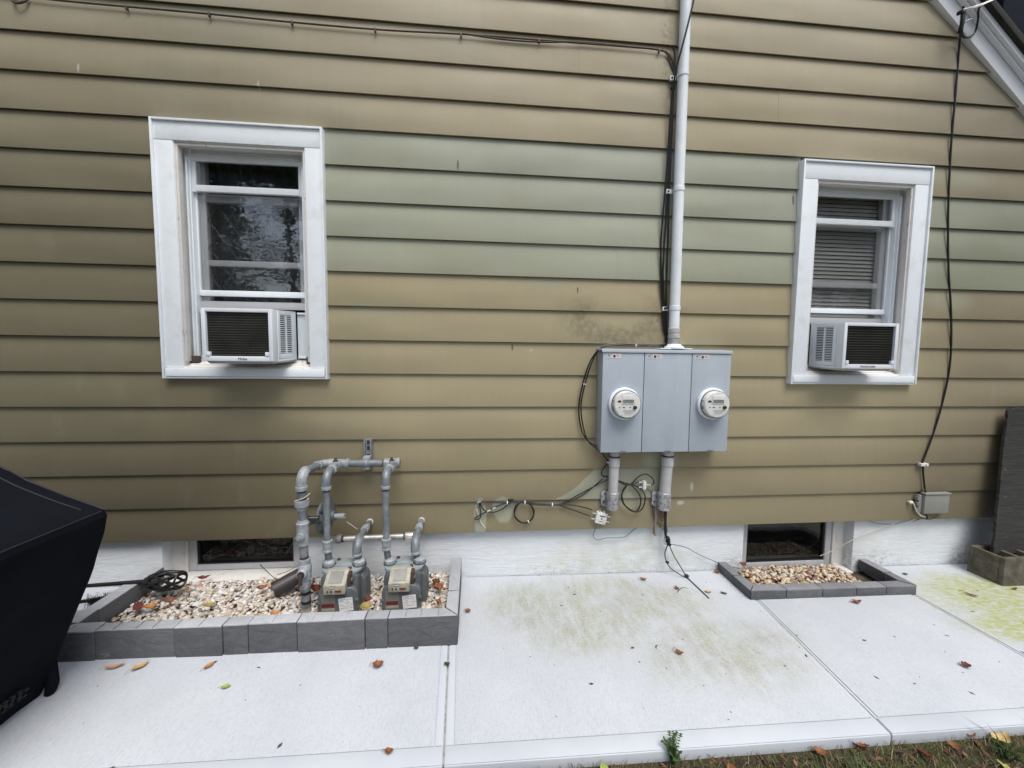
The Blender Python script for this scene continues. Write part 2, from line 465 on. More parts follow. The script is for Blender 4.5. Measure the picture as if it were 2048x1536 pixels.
M['pebble_tan'] = island_mat('tan_river_pebbles', [(0, (0.60, 0.53, 0.42)), (0.2, (0.48, 0.37, 0.25)), (0.36, (0.64, 0.60, 0.53)), (0.5, (0.36, 0.28, 0.20)), (0.62, (0.55, 0.43, 0.28)), (0.75, (0.26, 0.20, 0.16)), (0.84, (0.58, 0.50, 0.40)), (0.92, (0.20, 0.09, 0.06))], 0.55)
M['grassmix'] = island_mat('dry_grass_blades', [(0, (0.12, 0.085, 0.055)), (0.25, (0.20, 0.15, 0.095)), (0.45, (0.075, 0.055, 0.038)), (0.6, (0.09, 0.12, 0.035)), (0.78, (0.13, 0.17, 0.05)), (0.9, (0.30, 0.24, 0.16))], 0.8, 0.1, 0.2)
M['leafgreen'] = island_mat('tree_leaves', [(0, (0.05, 0.085, 0.025)), (0.3, (0.07, 0.115, 0.03)), (0.6, (0.04, 0.07, 0.02)), (0.8, (0.10, 0.15, 0.045))], 0.6, 0.1, 0.3)
M['soil'] = simple('soil', (0.07, 0.055, 0.04), 0.95, var=0.5, vs_=25, bump=0.9, bs=60)

M['dark_room'] = simple('room_paint', (0.16, 0.15, 0.14), 0.9, var=0.1)
M['galv'] = simple('painted_gas_pipe', (0.185, 0.212, 0.234), 0.4, 0.15, var=0.35, vs_=24, bump=0.3, bs=160, spots=0.04, spotcol=(0.10, 0.08, 0.07))
M['galv_light'] = simple('worn_fitting_paint', (0.30, 0.325, 0.345), 0.45, 0.1, var=0.35, vs_=26, bump=0.5, bs=110, spots=0.07, spotcol=(0.12, 0.085, 0.06))
M['galv_new'] = simple('galvanised_steel', (0.60, 0.60, 0.56), 0.35, 0.75, var=0.2, vs_=25, bump=0.1)
M['rust'] = simple('rusty_thread', (0.07, 0.042, 0.034), 0.8, 0.1, var=0.4, vs_=60)
M['black'] = simple('black_rubber', (0.012, 0.012, 0.013), 0.5, var=0.3, vs_=30)
M['cable'] = simple('black_cable', (0.010, 0.010, 0.011), 0.42, var=0.3)
M['cable_grey'] = simple('weathered_wire', (0.085, 0.085, 0.088), 0.55, 0.2, var=0.3)
M['cable_brown'] = simple('brown_cable', (0.075, 0.058, 0.045), 0.5, var=0.3)
M['cable_beige'] = simple('beige_cable', (0.50, 0.47, 0.38), 0.5, var=0.2)
M['cable_green'] = simple('green_ground_wire', (0.13, 0.24, 0.19), 0.5, var=0.3)
M['tie'] = simple('white_tie', (0.70, 0.70, 0.68), 0.5, var=0.1)
def cabinet_mat():
    t = NT('meter_cabinet_paint'); p = t.pos(); x, y, z = t.sep(p)
    c = t.mix(t.map(t.noise(p, 5, 6, 0.6), 0.3, 0.7), (0.375, 0.432, 0.490), (0.425, 0.482, 0.540))
    band = t.math('MULTIPLY', t.math('MULTIPLY', t.map(x, 1.222, 1.226), t.map(x, 1.305, 1.309, 1.0, 0.0)), t.map(t.noise(t.mapv(p, (60, 1, 0.6)), 1.5, 4), 0.3, 0.7, 0.25, 0.8))
    c = t.mix(t.math('MULTIPLY', band, 0.45), c, (0.50, 0.55, 0.60))
    st = t.map(t.noise(t.mapv(p, (9, 1, 0.8)), 5, 6, 0.65), 0.55, 0.75)
    c = t.mix(t.math('MULTIPLY', st, 0.22), c, (0.28, 0.31, 0.35))
    sp = t.map(t.noise(p, 120, 4, 0.75), 0.72, 0.75)
    c = t.mix(t.math('MULTIPLY', sp, 0.5), c, (0.20, 0.20, 0.20))
    return t.out(c, t.map(t.noise(p, 12, 4), 0.3, 0.7, 0.34, 0.52), 0.03, t.bump(t.noise(p, 3, 2), 0.12, 0.02), 0.4)
M['cab'] = cabinet_mat()
M['conduit'] = simple('white_conduit', (0.80, 0.855, 0.90), 0.4, 0.0, var=0.08, vs_=7, spots=0.0)
M['conduit_g'] = simple('grey_plastic_conduit', (0.45, 0.455, 0.46), 0.5, 0.0, var=0.18, vs_=9, spots=0.03, spotcol=(0.25, 0.24, 0.22))
M['zinc'] = simple('spangled_zinc', (0.40, 0.40, 0.43), 0.5, 0.55, var=0.55, vs_=60, bump=0.2, bs=120)
M['mgrey'] = simple('gas_meter_paint', (0.105, 0.118, 0.124), 0.5, 0.05, var=0.15, vs_=14, bump=0.15, bs=180)
M['mtop'] = simple('gas_meter_top_paint', (0.275, 0.315, 0.330), 0.45, 0.05, var=0.18, vs_=16, bump=0.1, bs=180)
M['cream'] = simple('cream_plastic', (0.35, 0.335, 0.265), 0.4, var=0.2, vs_=35)
M['red'] = simple('red_print', (0.20, 0.025, 0.03), 0.5, var=0.2)
M['pinkred'] = simple('faded_red_print', (0.55, 0.20, 0.20), 0.5, var=0.2)
M['sticker'] = simple('white_sticker', (0.72, 0.72, 0.72), 0.45, var=0.06)
M['ink'] = simple('black_ink', (0.03, 0.03, 0.032), 0.5, var=0.2)
M['inkgrey'] = simple('grey_ink', (0.28, 0.28, 0.29), 0.5, var=0.1)
M['lcd'] = simple('lcd_panel', (0.17, 0.18, 0.17), 0.3, var=0.1)
M['coil'] = simple('condenser_coil', (0.020, 0.021, 0.020), 0.5, 0.3, var=0.5, vs_=6, bump=0.3, bs=300)
M['coilbar'] = simple('condenser_fin', (0.115, 0.11, 0.095), 0.5, 0.4, var=0.4, vs_=7)
M['void'] = simple('dark_inside', (0.006, 0.006, 0.007), 0.8, var=0.2)
M['boxgrey'] = simple('telecom_grey', (0.235, 0.235, 0.215), 0.55, var=0.08, vs_=10)
M['strut'] = simple('strut_steel', (0.26, 0.275, 0.29), 0.5, 0.4, var=0.2, vs_=30)
M['shingle'] = simple('dark_shingle', (0.03, 0.029, 0.028), 0.95, var=0.4, vs_=60, bump=0.6, bs=120)
M['navy'] = simple('dark_flue_metal', (0.006, 0.009, 0.018), 0.6, 0.0, var=0.2, vs_=6, spec=0.08)
M['pipebrown'] = simple('dark_brown_drain', (0.045, 0.038, 0.038), 0.42, var=0.2)
M['guard'] = simple('weathered_wood', (0.30, 0.24, 0.20), 0.8, var=0.3, vs_=30, bump=0.3)
M['zinctie'] = simple('bright_metal', (0.62, 0.62, 0.62), 0.3, 0.8, var=0.15)
M['twig'] = simple('twig_bark', (0.06, 0.05, 0.042), 0.9, var=0.3, vs_=50)
M['bark'] = simple('tree_bark', (0.06, 0.05, 0.04), 0.95, var=0.4, vs_=8, bump=0.6, bs=20)

def cover_mat():
    t = NT('black_cover_fabric'); p = t.pos()
    c = t.mix(t.map(t.noise(p, 3, 5), 0.3, 0.7), (0.0046, 0.0056, 0.0086), (0.0080, 0.0098, 0.0150))
    d = t.map(t.noise(p, 45, 3, 0.8), 0.775, 0.79)
    c = t.mix(t.math('MULTIPLY', d, 0.6), c, (0.22, 0.22, 0.22))
    nrm = t.bump(t.noise(p, 500, 2), 0.2, 0.001)
    nrm = t.bump(t.noise(p, 7, 3), 0.35, 0.02, nrm)
    return t.out(c, 0.8, 0, nrm, 0.07)
M['cover'] = cover_mat()

def ply_mat():
    t = NT('black_weathered_plywood'); p = t.pos()
    g = t.noise(t.mapv(p, (0.35, 1, 9)), 14, 8, 0.7, 0.6)
    c = t.mix(t.map(g, 0.3, 0.72), (0.022, 0.022, 0.022), (0.070, 0.069, 0.066))
    k = t.map(t.noise(p, 26, 5), 0.66, 0.74)
    c = t.mix(t.math('MULTIPLY', k, 0.5), c, (0.16, 0.14, 0.11))
    return t.out(c, 0.9, 0, t.bump(g, 0.35, 0.005), 0.15)
M['ply'] = ply_mat()
def block_mat():
    t = NT('dirty_concrete_block'); p = t.pos()
    f = t.noise(p, 18, 8, 0.7)
    c = t.mix(t.map(f, 0.3, 0.7), (0.075, 0.064, 0.050), (0.185, 0.168, 0.14))
    k = t.map(t.noise(p, 7, 4), 0.5, 0.65)
    c = t.mix(t.math('MULTIPLY', k, 0.6), c, (0.085, 0.08, 0.045))
    return t.out(c, 0.95, 0, t.bump(t.noise(p, 90, 5, 0.7), 0.9, 0.006), 0.15)
M['block'] = block_mat()

def glass_mat(name, tint=(0.985, 0.99, 0.99), refl=0.05, haze=0.0, wavy=0.0):
    t = NT(name)
    t.t.nodes.remove(t.b)
    o = t.t.nodes['Material Output']
    tr = t.n('ShaderNodeBsdfTransparent'); tr.inputs[0].default_value = (*tint, 1)
    gl = t.n('ShaderNodeBsdfGlossy'); gl.inputs['Roughness'].default_value = 0.015
    lw = t.n('ShaderNodeLayerWeight'); lw.inputs['Blend'].default_value = 0.5
    fr_ = t.math('MULTIPLY_ADD', t.math('POWER', lw.outputs['Facing'], 4.0), 1.0 - refl, refl)
    if wavy:
        b = t.bump(t.noise(t.mapv(t.pos(), (1, 1, 2)), 11, 2), wavy, 0.01)
        t.lk(b, gl.inputs['Normal'])
    mx = t.n('ShaderNodeMixShader'); t.lk(fr_, mx.inputs[0]); t.lk(tr.outputs[0], mx.inputs[1]); t.lk(gl.outputs[0], mx.inputs[2])
    res = mx.outputs[0]
    if haze:
        df = t.n('ShaderNodeBsdfDiffuse'); df.inputs[0].default_value = (0.42, 0.43, 0.44, 1)
        m2 = t.n('ShaderNodeMixShader'); m2.inputs[0].default_value = haze
        t.lk(res, m2.inputs[1]); t.lk(df.outputs[0], m2.inputs[2]); res = m2.outputs[0]
    t.lk(res, o.inputs['Surface'])
    return t.m
M['glass'] = glass_mat('window_glass', refl=0.14, wavy=0.04)
M['glass_screen'] = glass_mat('screened_glass', refl=0.14, haze=0.012, wavy=0.08)
M['glass_inner'] = glass_mat('inner_glass', refl=0.02)
M['glass_base'] = glass_mat('basement_glass', (0.62, 0.64, 0.64), 0.035, 0.006, 0.08)
M['glass_meter'] = glass_mat('meter_cover_glass', (0.995, 0.998, 0.998), 0.012)

def leaf_mat(name, a, b):
    t = NT(name); p = t.obj()
    c = t.mix(t.map(t.noise(p, 60, 5), 0.35, 0.7), a, b)
    c = t.mix(t.map(t.noise(p, 140, 4, 0.7), 0.55, 0.7, 0.0, 0.6), c, t.mix(1.0, c, (0.4, 0.33, 0.28), 'MULTIPLY'))
    return t.out(c, 0.65, 0, t.bump(t.noise(p, 200, 3), 0.3, 0.002), 0.3)
LEAF = {
 'brown': leaf_mat('brown_leaf', (0.16, 0.065, 0.03), (0.28, 0.12, 0.05)),
 'rust': leaf_mat('rust_leaf', (0.20, 0.075, 0.035), (0.32, 0.14, 0.06)),
 'orange': leaf_mat('orange_leaf', (0.42, 0.17, 0.05), (0.48, 0.26, 0.10)),
 'tan': leaf_mat('tan_leaf', (0.46, 0.32, 0.13), (0.55, 0.42, 0.2)),
 'pink': leaf_mat('pale_pink_leaf', (0.50, 0.30, 0.22), (0.58, 0.40, 0.30)),
 'yellow': leaf_mat('yellow_leaf', (0.27, 0.205, 0.06), (0.34, 0.28, 0.10)),
 'yg': leaf_mat('yellow_green_leaf', (0.30, 0.36, 0.09), (0.40, 0.45, 0.14)),
 'green': leaf_mat('green_leaf', (0.03, 0.065, 0.018), (0.06, 0.11, 0.03)),
 'red': leaf_mat('dark_red_leaf', (0.12, 0.03, 0.022), (0.19, 0.055, 0.035)),
 'dark': leaf_mat('dark_leaf', (0.05, 0.045, 0.035), (0.09, 0.08, 0.06)),
}

# ================================================================ GROUND AND PAVEMENT
mb = MB()
N_ = 12
def zl(x, y): return G(max(-8, min(8, x))) - 0.045
xs = [-400, -60, -12, -4, -2, 0, 1, 2, 3, 4, 12, 60, 400]
ys = [400, 60, 12, 2, -1.0, -1.4, -2.2, -5, -12, -60, -400]
for i in range(len(xs)):
    for j in range(len(ys)):
        mb.v.append(Vector((xs[i], ys[j], zl(xs[i], ys[j]))))
for i in range(len(xs) - 1):
    for j in range(len(ys) - 1):
        a = i * len(ys) + j
        mb.f.append([a, a + 1, a + len(ys) + 1, a + len(ys)])
def lawn_mat():
    t = NT('lawn_ground'); p = t.pos()
    f = t.noise(p, 30, 6, 0.7)
    c = t.mix(t.map(f, 0.3, 0.7), (0.035, 0.028, 0.022), (0.085, 0.065, 0.045))
    g = t.math('MULTIPLY', t.map(t.noise(p, 1.6, 4), 0.4, 0.6), t.map(t.noise(p, 55, 4), 0.4, 0.6))
    c = t.mix(g, c, (0.06, 0.085, 0.03))
    return t.out(c, 0.95, 0, t.bump(f, 0.8, 0.02), 0.1)
lawn = struct(mb.build('lawn', lawn_mat(), smooth=False))

JX = [lambda y: -4.6, lambda y: -0.17 - 0.045 * y, lambda y: 1.735 + 0.093 * y, lambda y: 2.772 + 0.02 * y, lambda y: 5.6]
YB, YF = 0.011, -1.142
pav = MB().prism_z([(-4.6, 0.1), (-4.6, YF + 0.02), (5.6, YF + 0.02), (5.6, 0.1)], lambda x: G(x) - 0.10, lambda x: G(x) - 0.048).build('pavement', M['soil'], smooth=False)
struct(pav)
def strip(poly, z0, z1, name, mat, par, bev):
    return MB().prism_z(poly, lambda x: G(x) + z0, lambda x: G(x) + z1).build(name, mat, par, bevel=bev, smooth=True)
for s in range(4):
    a, b = JX[s], JX[s + 1]
    g = 0.0028
    yb_s = YB if s != 2 else -0.285
    slab = strip([(a(yb_s) + g, yb_s), (b(yb_s) - g, yb_s), (b(YF) - g, YF), (a(YF) + g, YF)], -0.06, -0.004, 'slab', M['concrete_s'], pav, 0.004)
    mf = 0.072                                   # tooled front margin
    ml = 0.036 if s == 1 else 0.012
    mr = 0.034 if s == 0 else 0.012
    yf2 = YF + mf
    strip([(a(yb_s) + g + ml, yb_s), (b(yb_s) - g - mr, yb_s), (b(yf2) - g - mr, yf2), (a(yf2) + g + ml, yf2)], -0.003, 0.0, 'broomed_field', M['concrete'], slab, 0.0012)
    q = 0.0035
    strip([(a(yf2) + g + 0.003, yf2 - q), (b(yf2) - g - 0.003, yf2 - q), (b(YF) - g - 0.003, YF + 0.004), (a(YF) + g + 0.003, YF + 0.004)], -0.003, -0.0005, 'tooled_edge', M['concrete_s'], slab, 0.001)
    if ml > 0.02:
        strip([(a(yb_s) + g + 0.003, yb_s), (a(yb_s) + g + ml - q, yb_s), (a(yf2) + g + ml - q, yf2), (a(yf2) + g + 0.003, yf2)], -0.003, -0.0005, 'tooled_edge', M['concrete_s'], slab, 0.001)
    if mr > 0.02:
        strip([(b(yb_s) - g - 0.003, yb_s), (b(yb_s) - g - mr + q, yb_s), (b(yf2) - g - mr + q, yf2), (b(yf2) - g - 0.003, yf2)], -0.003, -0.0005, 'tooled_edge', M['concrete_s'], slab, 0.001)

for s in (1, 2, 3):
    q = JX[s]
    strip([(q(YB) - .0035, YB), (q(YB) + .0035, YB), (q(YF) + .0035, YF + .01), (q(YF) - .0035, YF + .01)], -0.04, -0.0065, 'joint_fill', M['joint'], pav, 0)
# ================================================================ HOUSE
E8 = 0.2032
Z0 = 0.33
SL = 0.855                                            # roof pitch
RX, RZ = 0.3, 3.796 + (2.969 - 0.3) * SL              # ridge
XL, XR = -4.1, 4.7
def topz(x): return RZ - abs(x - RX) * SL
WL = (-1.813, -0.898, 1.312, 2.753)
WR = (2.067, 2.991, 1.297, 2.741)
OL = (-1.703, -1.000, 1.372, 2.640)
OR = (2.180, 2.878, 1.358, 2.625)

house = thing('house', 'house gable wall with faded brown and green siding and white stucco foundation', 'house', (0, 0, 0))
w = MB()
w.prism_y([(XL, Z0 + .01), (OL[0], Z0 + .01), (OL[0], topz(OL[0])), (XL, topz(XL))], 0.0, 0.15)
w.prism_y([(OL[1], Z0 + .01), (OR[0], Z0 + .01), (OR[0], topz(OR[0])), (RX, RZ), (OL[1], topz(OL[1]))], 0.0, 0.15)
w.prism_y([(OR[1], Z0 + .01), (XR, Z0 + .01), (XR, topz(XR)), (OR[1], topz(OR[1]))], 0.0, 0.15)
for o in (OL, OR):
    w.prism_y([(o[0], Z0 + .01), (o[1], Z0 + .01), (o[1], o[2] - .02), (o[0], o[2] - .02)], 0.0, 0.15)
    w.prism_y([(o[0], o[3]), (o[1], o[3]), (o[1], topz(o[1])), (o[0], topz(o[0]))], 0.0, 0.15)
w.box(XL, XL + .15, 0.15, 7, -.3, topz(XL)); w.box(XR - .15, XR, 0.15, 7, -.3, topz(XR))
w.prism_y([(XL, -.3), (XR, -.3), (XR, topz(XR)), (RX, RZ), (XL, topz(XL))], 7, 7.15)
w.box(XL, XR, 0.15, 7, Z0 - .05, Z0 + .05)           # floor between cellar and room
w.box(XL, XR, 0.15, 7, 3.0, 3.1)
w.box(XL, XR, 2.6, 2.7, Z0, 3.0)                     # inner partition
w.build('wall', M['dark_room'], house, smooth=False)

# foundation with two window openings
FL = (-1.925, -1.095, 0.062)
FR = (1.852, 2.690, -0.055)
f = MB()
fy0, fy1 = 0.022, 0.24
f.box(XL, FL[0], fy0, fy1, -.4, Z0 + .02); f.box(FL[1], FR[0], fy0, fy1, -.4, Z0 + .02); f.box(FR[1], XR, fy0, fy1, -.4, Z0 + .02)
f.box(FL[0], FL[1], fy0 + .0, fy1, -.4, FL[2] - .02); f.box(FR[0], FR[1], fy0, fy1, -.4, FR[2] - .02)
f.build('foundation', M['stucco'], house, bevel=0.008)
# sloped cellar sills
MB().prism_x([(0.24, 0.0), (0.24, 0.085), (0.10, 0.078), (-0.075, 0.058), (-0.075, 0.0)], FL[0] + .03, FL[1] - .002).build('sill', M['white_old'], house, bevel=0.006)
MB().prism_x([(0.24, -0.12), (0.24, -0.045), (0.10, -0.05), (0.0, -0.058), (0.0, -0.12)], FR[0] + .002, FR[1] - .002).build('sill', M['white_old'], house, bevel=0.006)

def cellar_window(x0, x1, z0, z1, fx0, fx1):
    y = 0.10
    root = MB()
    root.box(x0, fx0 - .03, y - .01, y + .09, z0, z1); root.box(fx1 + .03, x1, y - .01, y + .09, z0, z1)
    root.box(fx0 - .03, fx1 + .03, y + .05, y + .09, z1 - .02, z1)
    root.box(fx0 - .03, fx0 - .012, y - .022, y + .05, z0, z1); root.box(fx1 + .012, fx1 + .03, y - .022, y + .05, z0, z1)
    r = root.build('cellar_window', M['white_old'], house, bevel=0.003)
    fr = MB(); t = 0.034
    fr.box(fx0 - .01, fx0 + t, y - .012, y + .03, z0 + .003, z1); fr.box(fx1 - t, fx1 + .01, y - .012, y + .03, z0 + .003, z1)
    fr.box(fx0 + t, fx1 - t, y - .012, y + .03, z0 + .003, z0 + t + .004); fr.box(fx0 + t, fx1 - t, y - .012, y + .03, z1 - .012, z1)
    fr.build('frame', M['sash'], r, bevel=0.003)
    gk = MB(); g = 0.012
    gk.box(fx0 + t, fx0 + t + g, y - .002, y + .02, z0 + t, z1); gk.box(fx1 - t - g, fx1 - t, y - .002, y + .02, z0 + t, z1); gk.box(fx0 + t + g, fx1 - t - g, y - .002, y + .02, z0 + t + .004, z0 + t + g)
    gk.build('gasket', M['black'], r)
    MB().box(fx0 + t, fx1 - t, y + .010, y + .014, z0 + t, z1 - .01).build('pane', M['glass_base'], r, smooth=False)
cellar_window(FL[0] + .0, FL[1], 0.078, Z0 + .01, -1.81, -1.155)
cellar_window(FR[0], FR[1], -0.05, Z0 + .01, 1.895, 2.575)

# ---- siding boards, each panel its own object
def board(k, xa, xb, mat, slant=False, tuck=0.0):
    z0 = Z0 + E8 * k; z1 = z0 + E8
    yb = -0.0225 - tuck; yt = -0.0045 - tuck; th = 0.0013
    prof = [(yt, z1 + .022), (yb, z0 + .0016), (yb + .0006, z0), (yb + .0045, z0), (yb + .0045, z0 + th), (yb + th + .0008, z0 + th + .001), (yt + th, z1 + .022)]
    n = len(prof)
    def xe(z): return min(xb, 2.969 + (3.796 - z) / SL + 0.05) if slant else xb
    nseg = max(1, int((xb - xa) / 0.35))
    v = []; fc = []
    for i in range(nseg + 1):
        t = i / nseg
        for y, z in prof:
            X = xa + (xe(z) - xa) * t
            dz = 0.0011 * mnoise.noise(Vector((X * 1.3, k * 7.1, 0))) if 0 < i < nseg else 0
            dy = 0.0007 * mnoise.noise(Vector((X * 2.1, k * 3.3, 5)))
            v.append((X, y + dy, z + dz))
    for i in range(nseg):
        for j in range(n):
            a = i * n + j; b = i * n + (j + 1) % n
            fc.append((a, b, b + n, a + n))
    fc.append(list(range(n))); fc.append([nseg * n + j for j in range(n - 1, -1, -1)])
    return MB().add(v, fc).build('siding_board', mat, house, ang=50)
seams = {0: [0.455], 2: [0.47], 3: [-0.265], 4: [-2.44], 8: [0.87], 12: [0.475], 13: [1.90], 14: [0.60], 15: [0.005], 16: [-1.2], 6: [-3.1], 9: [-3.3], 10: [-2.9], 1: [-3.2]}
for k in range(0, 20):
    zt = Z0 + E8 * (k + 1)
    xr = min(XR, 2.969 + (3.796 - (zt - E8)) / SL + .06)
    segs = [(XL, xr)]
    if 5 <= k <= 11:
        segs = [(XL, WL[0] + .012), (WL[1] - .012, WR[0] + .012), (WR[1] - .012, xr)]
    out = []
    for a, b in segs:
        cuts = [q for q in seams.get(k, []) if a < q < b]
        e = [a] + cuts + [b]
        for i in range(len(e) - 1): out.append((e[i], e[i + 1] + (0.012 if i < len(e) - 2 else 0), i))
    for a, b, i in out:
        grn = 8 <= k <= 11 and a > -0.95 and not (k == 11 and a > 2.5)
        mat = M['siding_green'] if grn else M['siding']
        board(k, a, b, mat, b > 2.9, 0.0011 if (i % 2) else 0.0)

# ---- roof edge
a_ = math.atan(SL)
sv = Vector((math.cos(a_), 0, -math.sin(a_))); nv = Vector((math.sin(a_), 0, math.cos(a_)))
B0 = Vector((2.969, 0, 3.796))
s0 = -(B0.x - RX) / math.cos(a_)                      # ridge end
def rake(n0, n1, y0, y1, s1=3.4, sA=None):
    sA = s0 if sA is None else sA
    def q(s_, n_, y_): p_ = B0 + sv * s_ + nv * n_; return (p_.x, y_, p_.z)
    return [q(sA, n0, y0), q(s1, n0, y0), q(s1, n0, y1), q(sA, n0, y1)], [q(sA, n1, y0), q(s1, n1, y0), q(s1, n1, y1), q(sA, n1, y1)]
def rk(name, mat, n0, n1, y0, y1, bev=0.002):
    m_ = MB(); b, t = rake(n0, n1, y0, y1); m_.hexa(b, t)
    m_.hexa([(2 * RX - x, y, z) for x, y, z in b], [(2 * RX - x, y, z) for x, y, z in t])
    return m_.build(name, mat, house, bevel=bev)
rk('rake_board', M['rake'], -0.048, 0.068, -0.044, -0.002)
m_ = MB()
b, t = rake(0.040, 0.054, -0.072, -0.0445); m_.hexa(b, t)
b, t = rake(0.0545, 0.088, -0.092, -0.0445); m_.hexa(b, t)
m_.build('rake_moulding', M['rake'], house, bevel=0.004)
roof = rk('roof', M['shingle'], 0.0885, 0.128, -0.118, 7.4, 0.004)
# dark flue standing beyond the roof edge
fl = MB()
fl.box(3.955, 4.75, 0.34, 0.95, 2.75, 4.9)
fl.box(3.93, 4.78, 0.31, 0.98, 4.9, 5.0)
tag_fl = fl.build('chimney', M['navy'], roof, bevel=0.02)

# ---- windows
def window(W, O, right, blind):
    x0, x1, z0, z1 = W; ox0, ox1, oz0, oz1 = O
    yc = -0.042
    wroot = MB().box(x0 + .012, x1 - .012, yc - .0015, 0.0, oz1 + .001, z1 - .012).build('window', M['white'], house, bevel=0.0025)
    MB().box(x0 + .012, ox0, yc, 0.0, z0 + .062, oz1).build('side_casing', M['white'], wroot, bevel=0.0025)
    MB().box(ox1, x1 - .012, yc, 0.0, z0 + .062, oz1).build('side_casing', M['white'], wroot, bevel=0.0025)
    rim = MB()
    rim.box(x0, x0 + .0115, yc - .012, 0.0, z0, z1); rim.box(x1 - .0115, x1, yc - .012, 0.0, z0, z1)
    rim.box(x0 + .0115, x1 - .0115, yc - .012, 0.0, z1 - .0115, z1); rim.box(x0 + .0115, x1 - .0115, yc - .005, 0.0, z0, z0 + .011)
    rim.build('rim', M['white'], wroot, bevel=0.0015)
    MB().box(x0 + .016, x1 - .016, yc - .011, 0.0, z0 + .0125, z0 + .0605).build('sill_face', M['white'], wroot, bevel=0.003)
    sl_ = MB().prism_x([(yc + .004, z0 + .04), (yc + .004, z0 + .068), (-.01, z0 + .074), (-.008, z0 + .083), (0.035, z0 + .094), (0.037, z0 + .107), (0.15, z0 + .118), (0.15, z0 + .03)], ox0 - .004, ox1 + .004)
    sl_.build('sill', M['white_old'], wroot, bevel=0.002)
    j = MB()
    j.box(ox0 - .02, ox0 + .004, yc + .006, 0.15, z0 + .08, oz1 + .02); j.box(ox1 - .004, ox1 + .02, yc + .006, 0.15, z0 + .08, oz1 + .02)
    j.box(ox0 + .004, ox1 - .004, yc + .006, 0.15, oz1 - .006, oz1 + .02)
    j.box(ox0 + .004, ox0 + .016, yc + .010, 0.0, z0 + .10, oz1 - .006); j.box(ox1 - .016, ox1 - .004, yc + .010, 0.0, z0 + .10, oz1 - .006)
    j.box(ox0 + .016, ox1 - .016, yc + .010, 0.0, oz1 - .02, oz1 - .006)
    j.build('jamb', M['white_old'], wroot, bevel=0.002)
    # storm frame
    sx0, sx1 = (ox0 + .020, ox1 - .042) if not right else (ox0 + .042, ox1 - .020)
    sz1 = oz1 - .052; szb = z0 + .107
    s_ = MB(); y = 0.045
    s_.box(sx0 - .024, sx0 + .012, y - .010, y + .045, szb, sz1 + .05); s_.box(sx1 - .012, sx1 + .024, y - .010, y + .045, szb, sz1 + .05)
    s_.box(sx0 + .012, sx1 - .012, y - .004, y + .045, sz1 + .018, sz1 + .05)
    s_.box(sx0 - .004, sx0 + .006, y - .026, y - .010, szb + .01, sz1 + .0); s_.box(sx1 - .006, sx1 + .004, y - .026, y - .010, szb + .01, sz1 + .0)
    s_.build('storm_frame', M['vinyl'], wroot, bevel=0.002)
    zt0 = 2.440 if not right else 2.415            # underside of the small top light
    zm = 1.835 if not right else 1.815             # underside-top of the lower rail
    a0, a1 = sx0 + .012, sx1 - .012
    up = MB()
    up.box(a0, a1, y, y + .018, sz1 - .012, sz1 + .018); up.box(a0, a0 + .022, y, y + .018, zt0 - .04, sz1 - .012); up.box(a1 - .022, a1, y, y + .018, zt0 - .04, sz1 - .012)
    up.box(a0 + .022, a1 - .022, y - .002, y + .018, zt0 - .036, zt0)
    up.build('top_light_frame', M['vinyl'], wroot, bevel=0.002)
    MB().box(a0 + .022, a1 - .022, y + .008, y + .012, zt0, sz1 - .012).build('pane', M['glass'], wroot, smooth=False)
    lo = MB(); y2 = y + .019
    lo.box(a0, a0 + .011, y2, y2 + .018, zm - .03, zt0 - .02); lo.box(a1 - .011, a1, y2, y2 + .018, zm - .03, zt0 - .02)
    lo.box(a0 + .011, a1 - .011, y2 - .004, y2 + .018, zm - .032, zm + .002)
    lo.build('storm_sash', M['vinyl'], wroot, bevel=0.002)
    MB().box(a0 + .011, a1 - .011, y2 + .007, y2 + .011, zm, zt0 - .02).build('pane', M['glass_screen'], wroot, smooth=False)
    # inner sashes
    y3 = 0.088
    i_ = MB()
    zi = 1.985 if not right else 1.965
    i_.box(a0 - .01, a0 + .045, y3, y3 + .035, zi - .22, oz1); i_.box(a1 - .045, a1 + .01, y3, y3 + .035, zi - .22, oz1)
    i_.box(a0 + .045, a1 - .045, y3, y3 + .035, zi, zi + .036)
    i_.box(a0 + .045, a1 - .045, y3, y3 + .035, 2.36, 2.405)
    i_.build('inner_sash', M['sash'], wroot, bevel=0.003)
    yb_ = y3 - .012
    zb_ = zi - .255
    MB().box(a0 - .004, a1 + .004, yb_, y3 + .035, zb_, zb_ + .045).build('raised_sash_rail', M['sash'], wroot, bevel=0.003)
    MB().box(a0 + .045, a1 - .045, y3 + .015, y3 + .019, zi - .22, 2.36).build('pane', M['glass_inner'], wroot, smooth=False)
    if blind:
        bl = MB(); z = zi - .2
        while z < oz1 - .01:
            bl.prism_x([(0.128, z), (0.130, z - .001), (0.139, z + .0232), (0.137, z + .0240)], a0 - .01, a1 + .01)
            z += 0.0272
        bl.build('blind', simple('blind_slats', (0.44, 0.435, 0.42), 0.5, var=0.05), wroot, smooth=False)
    else:
        ld = MB(); w_ = 0.115; h_ = 0.165; yy = y3 + .010
        ax0, ax1, az0, az1 = a0 + .045, a1 - .045, zi - .22, 2.36
        for sg in (1, -1):
            for q in range(-14, 20):
                pts = []
                xa = ax0 + q * w_
                for i in range(41):
                    X = ax0 + (ax1 - ax0) * i / 40; Z = az0 + (X - xa) * sg * h_ / w_
                    if az0 <= Z <= az1: pts.append((X, yy, Z))
                if len(pts) > 1: ld.tube([pts[0], pts[-1]], 0.0022, 5)
        ld.build('leading', M['ink'], wroot)
        cu = MB()                                      # dark curtain hanging inside
        n = 60
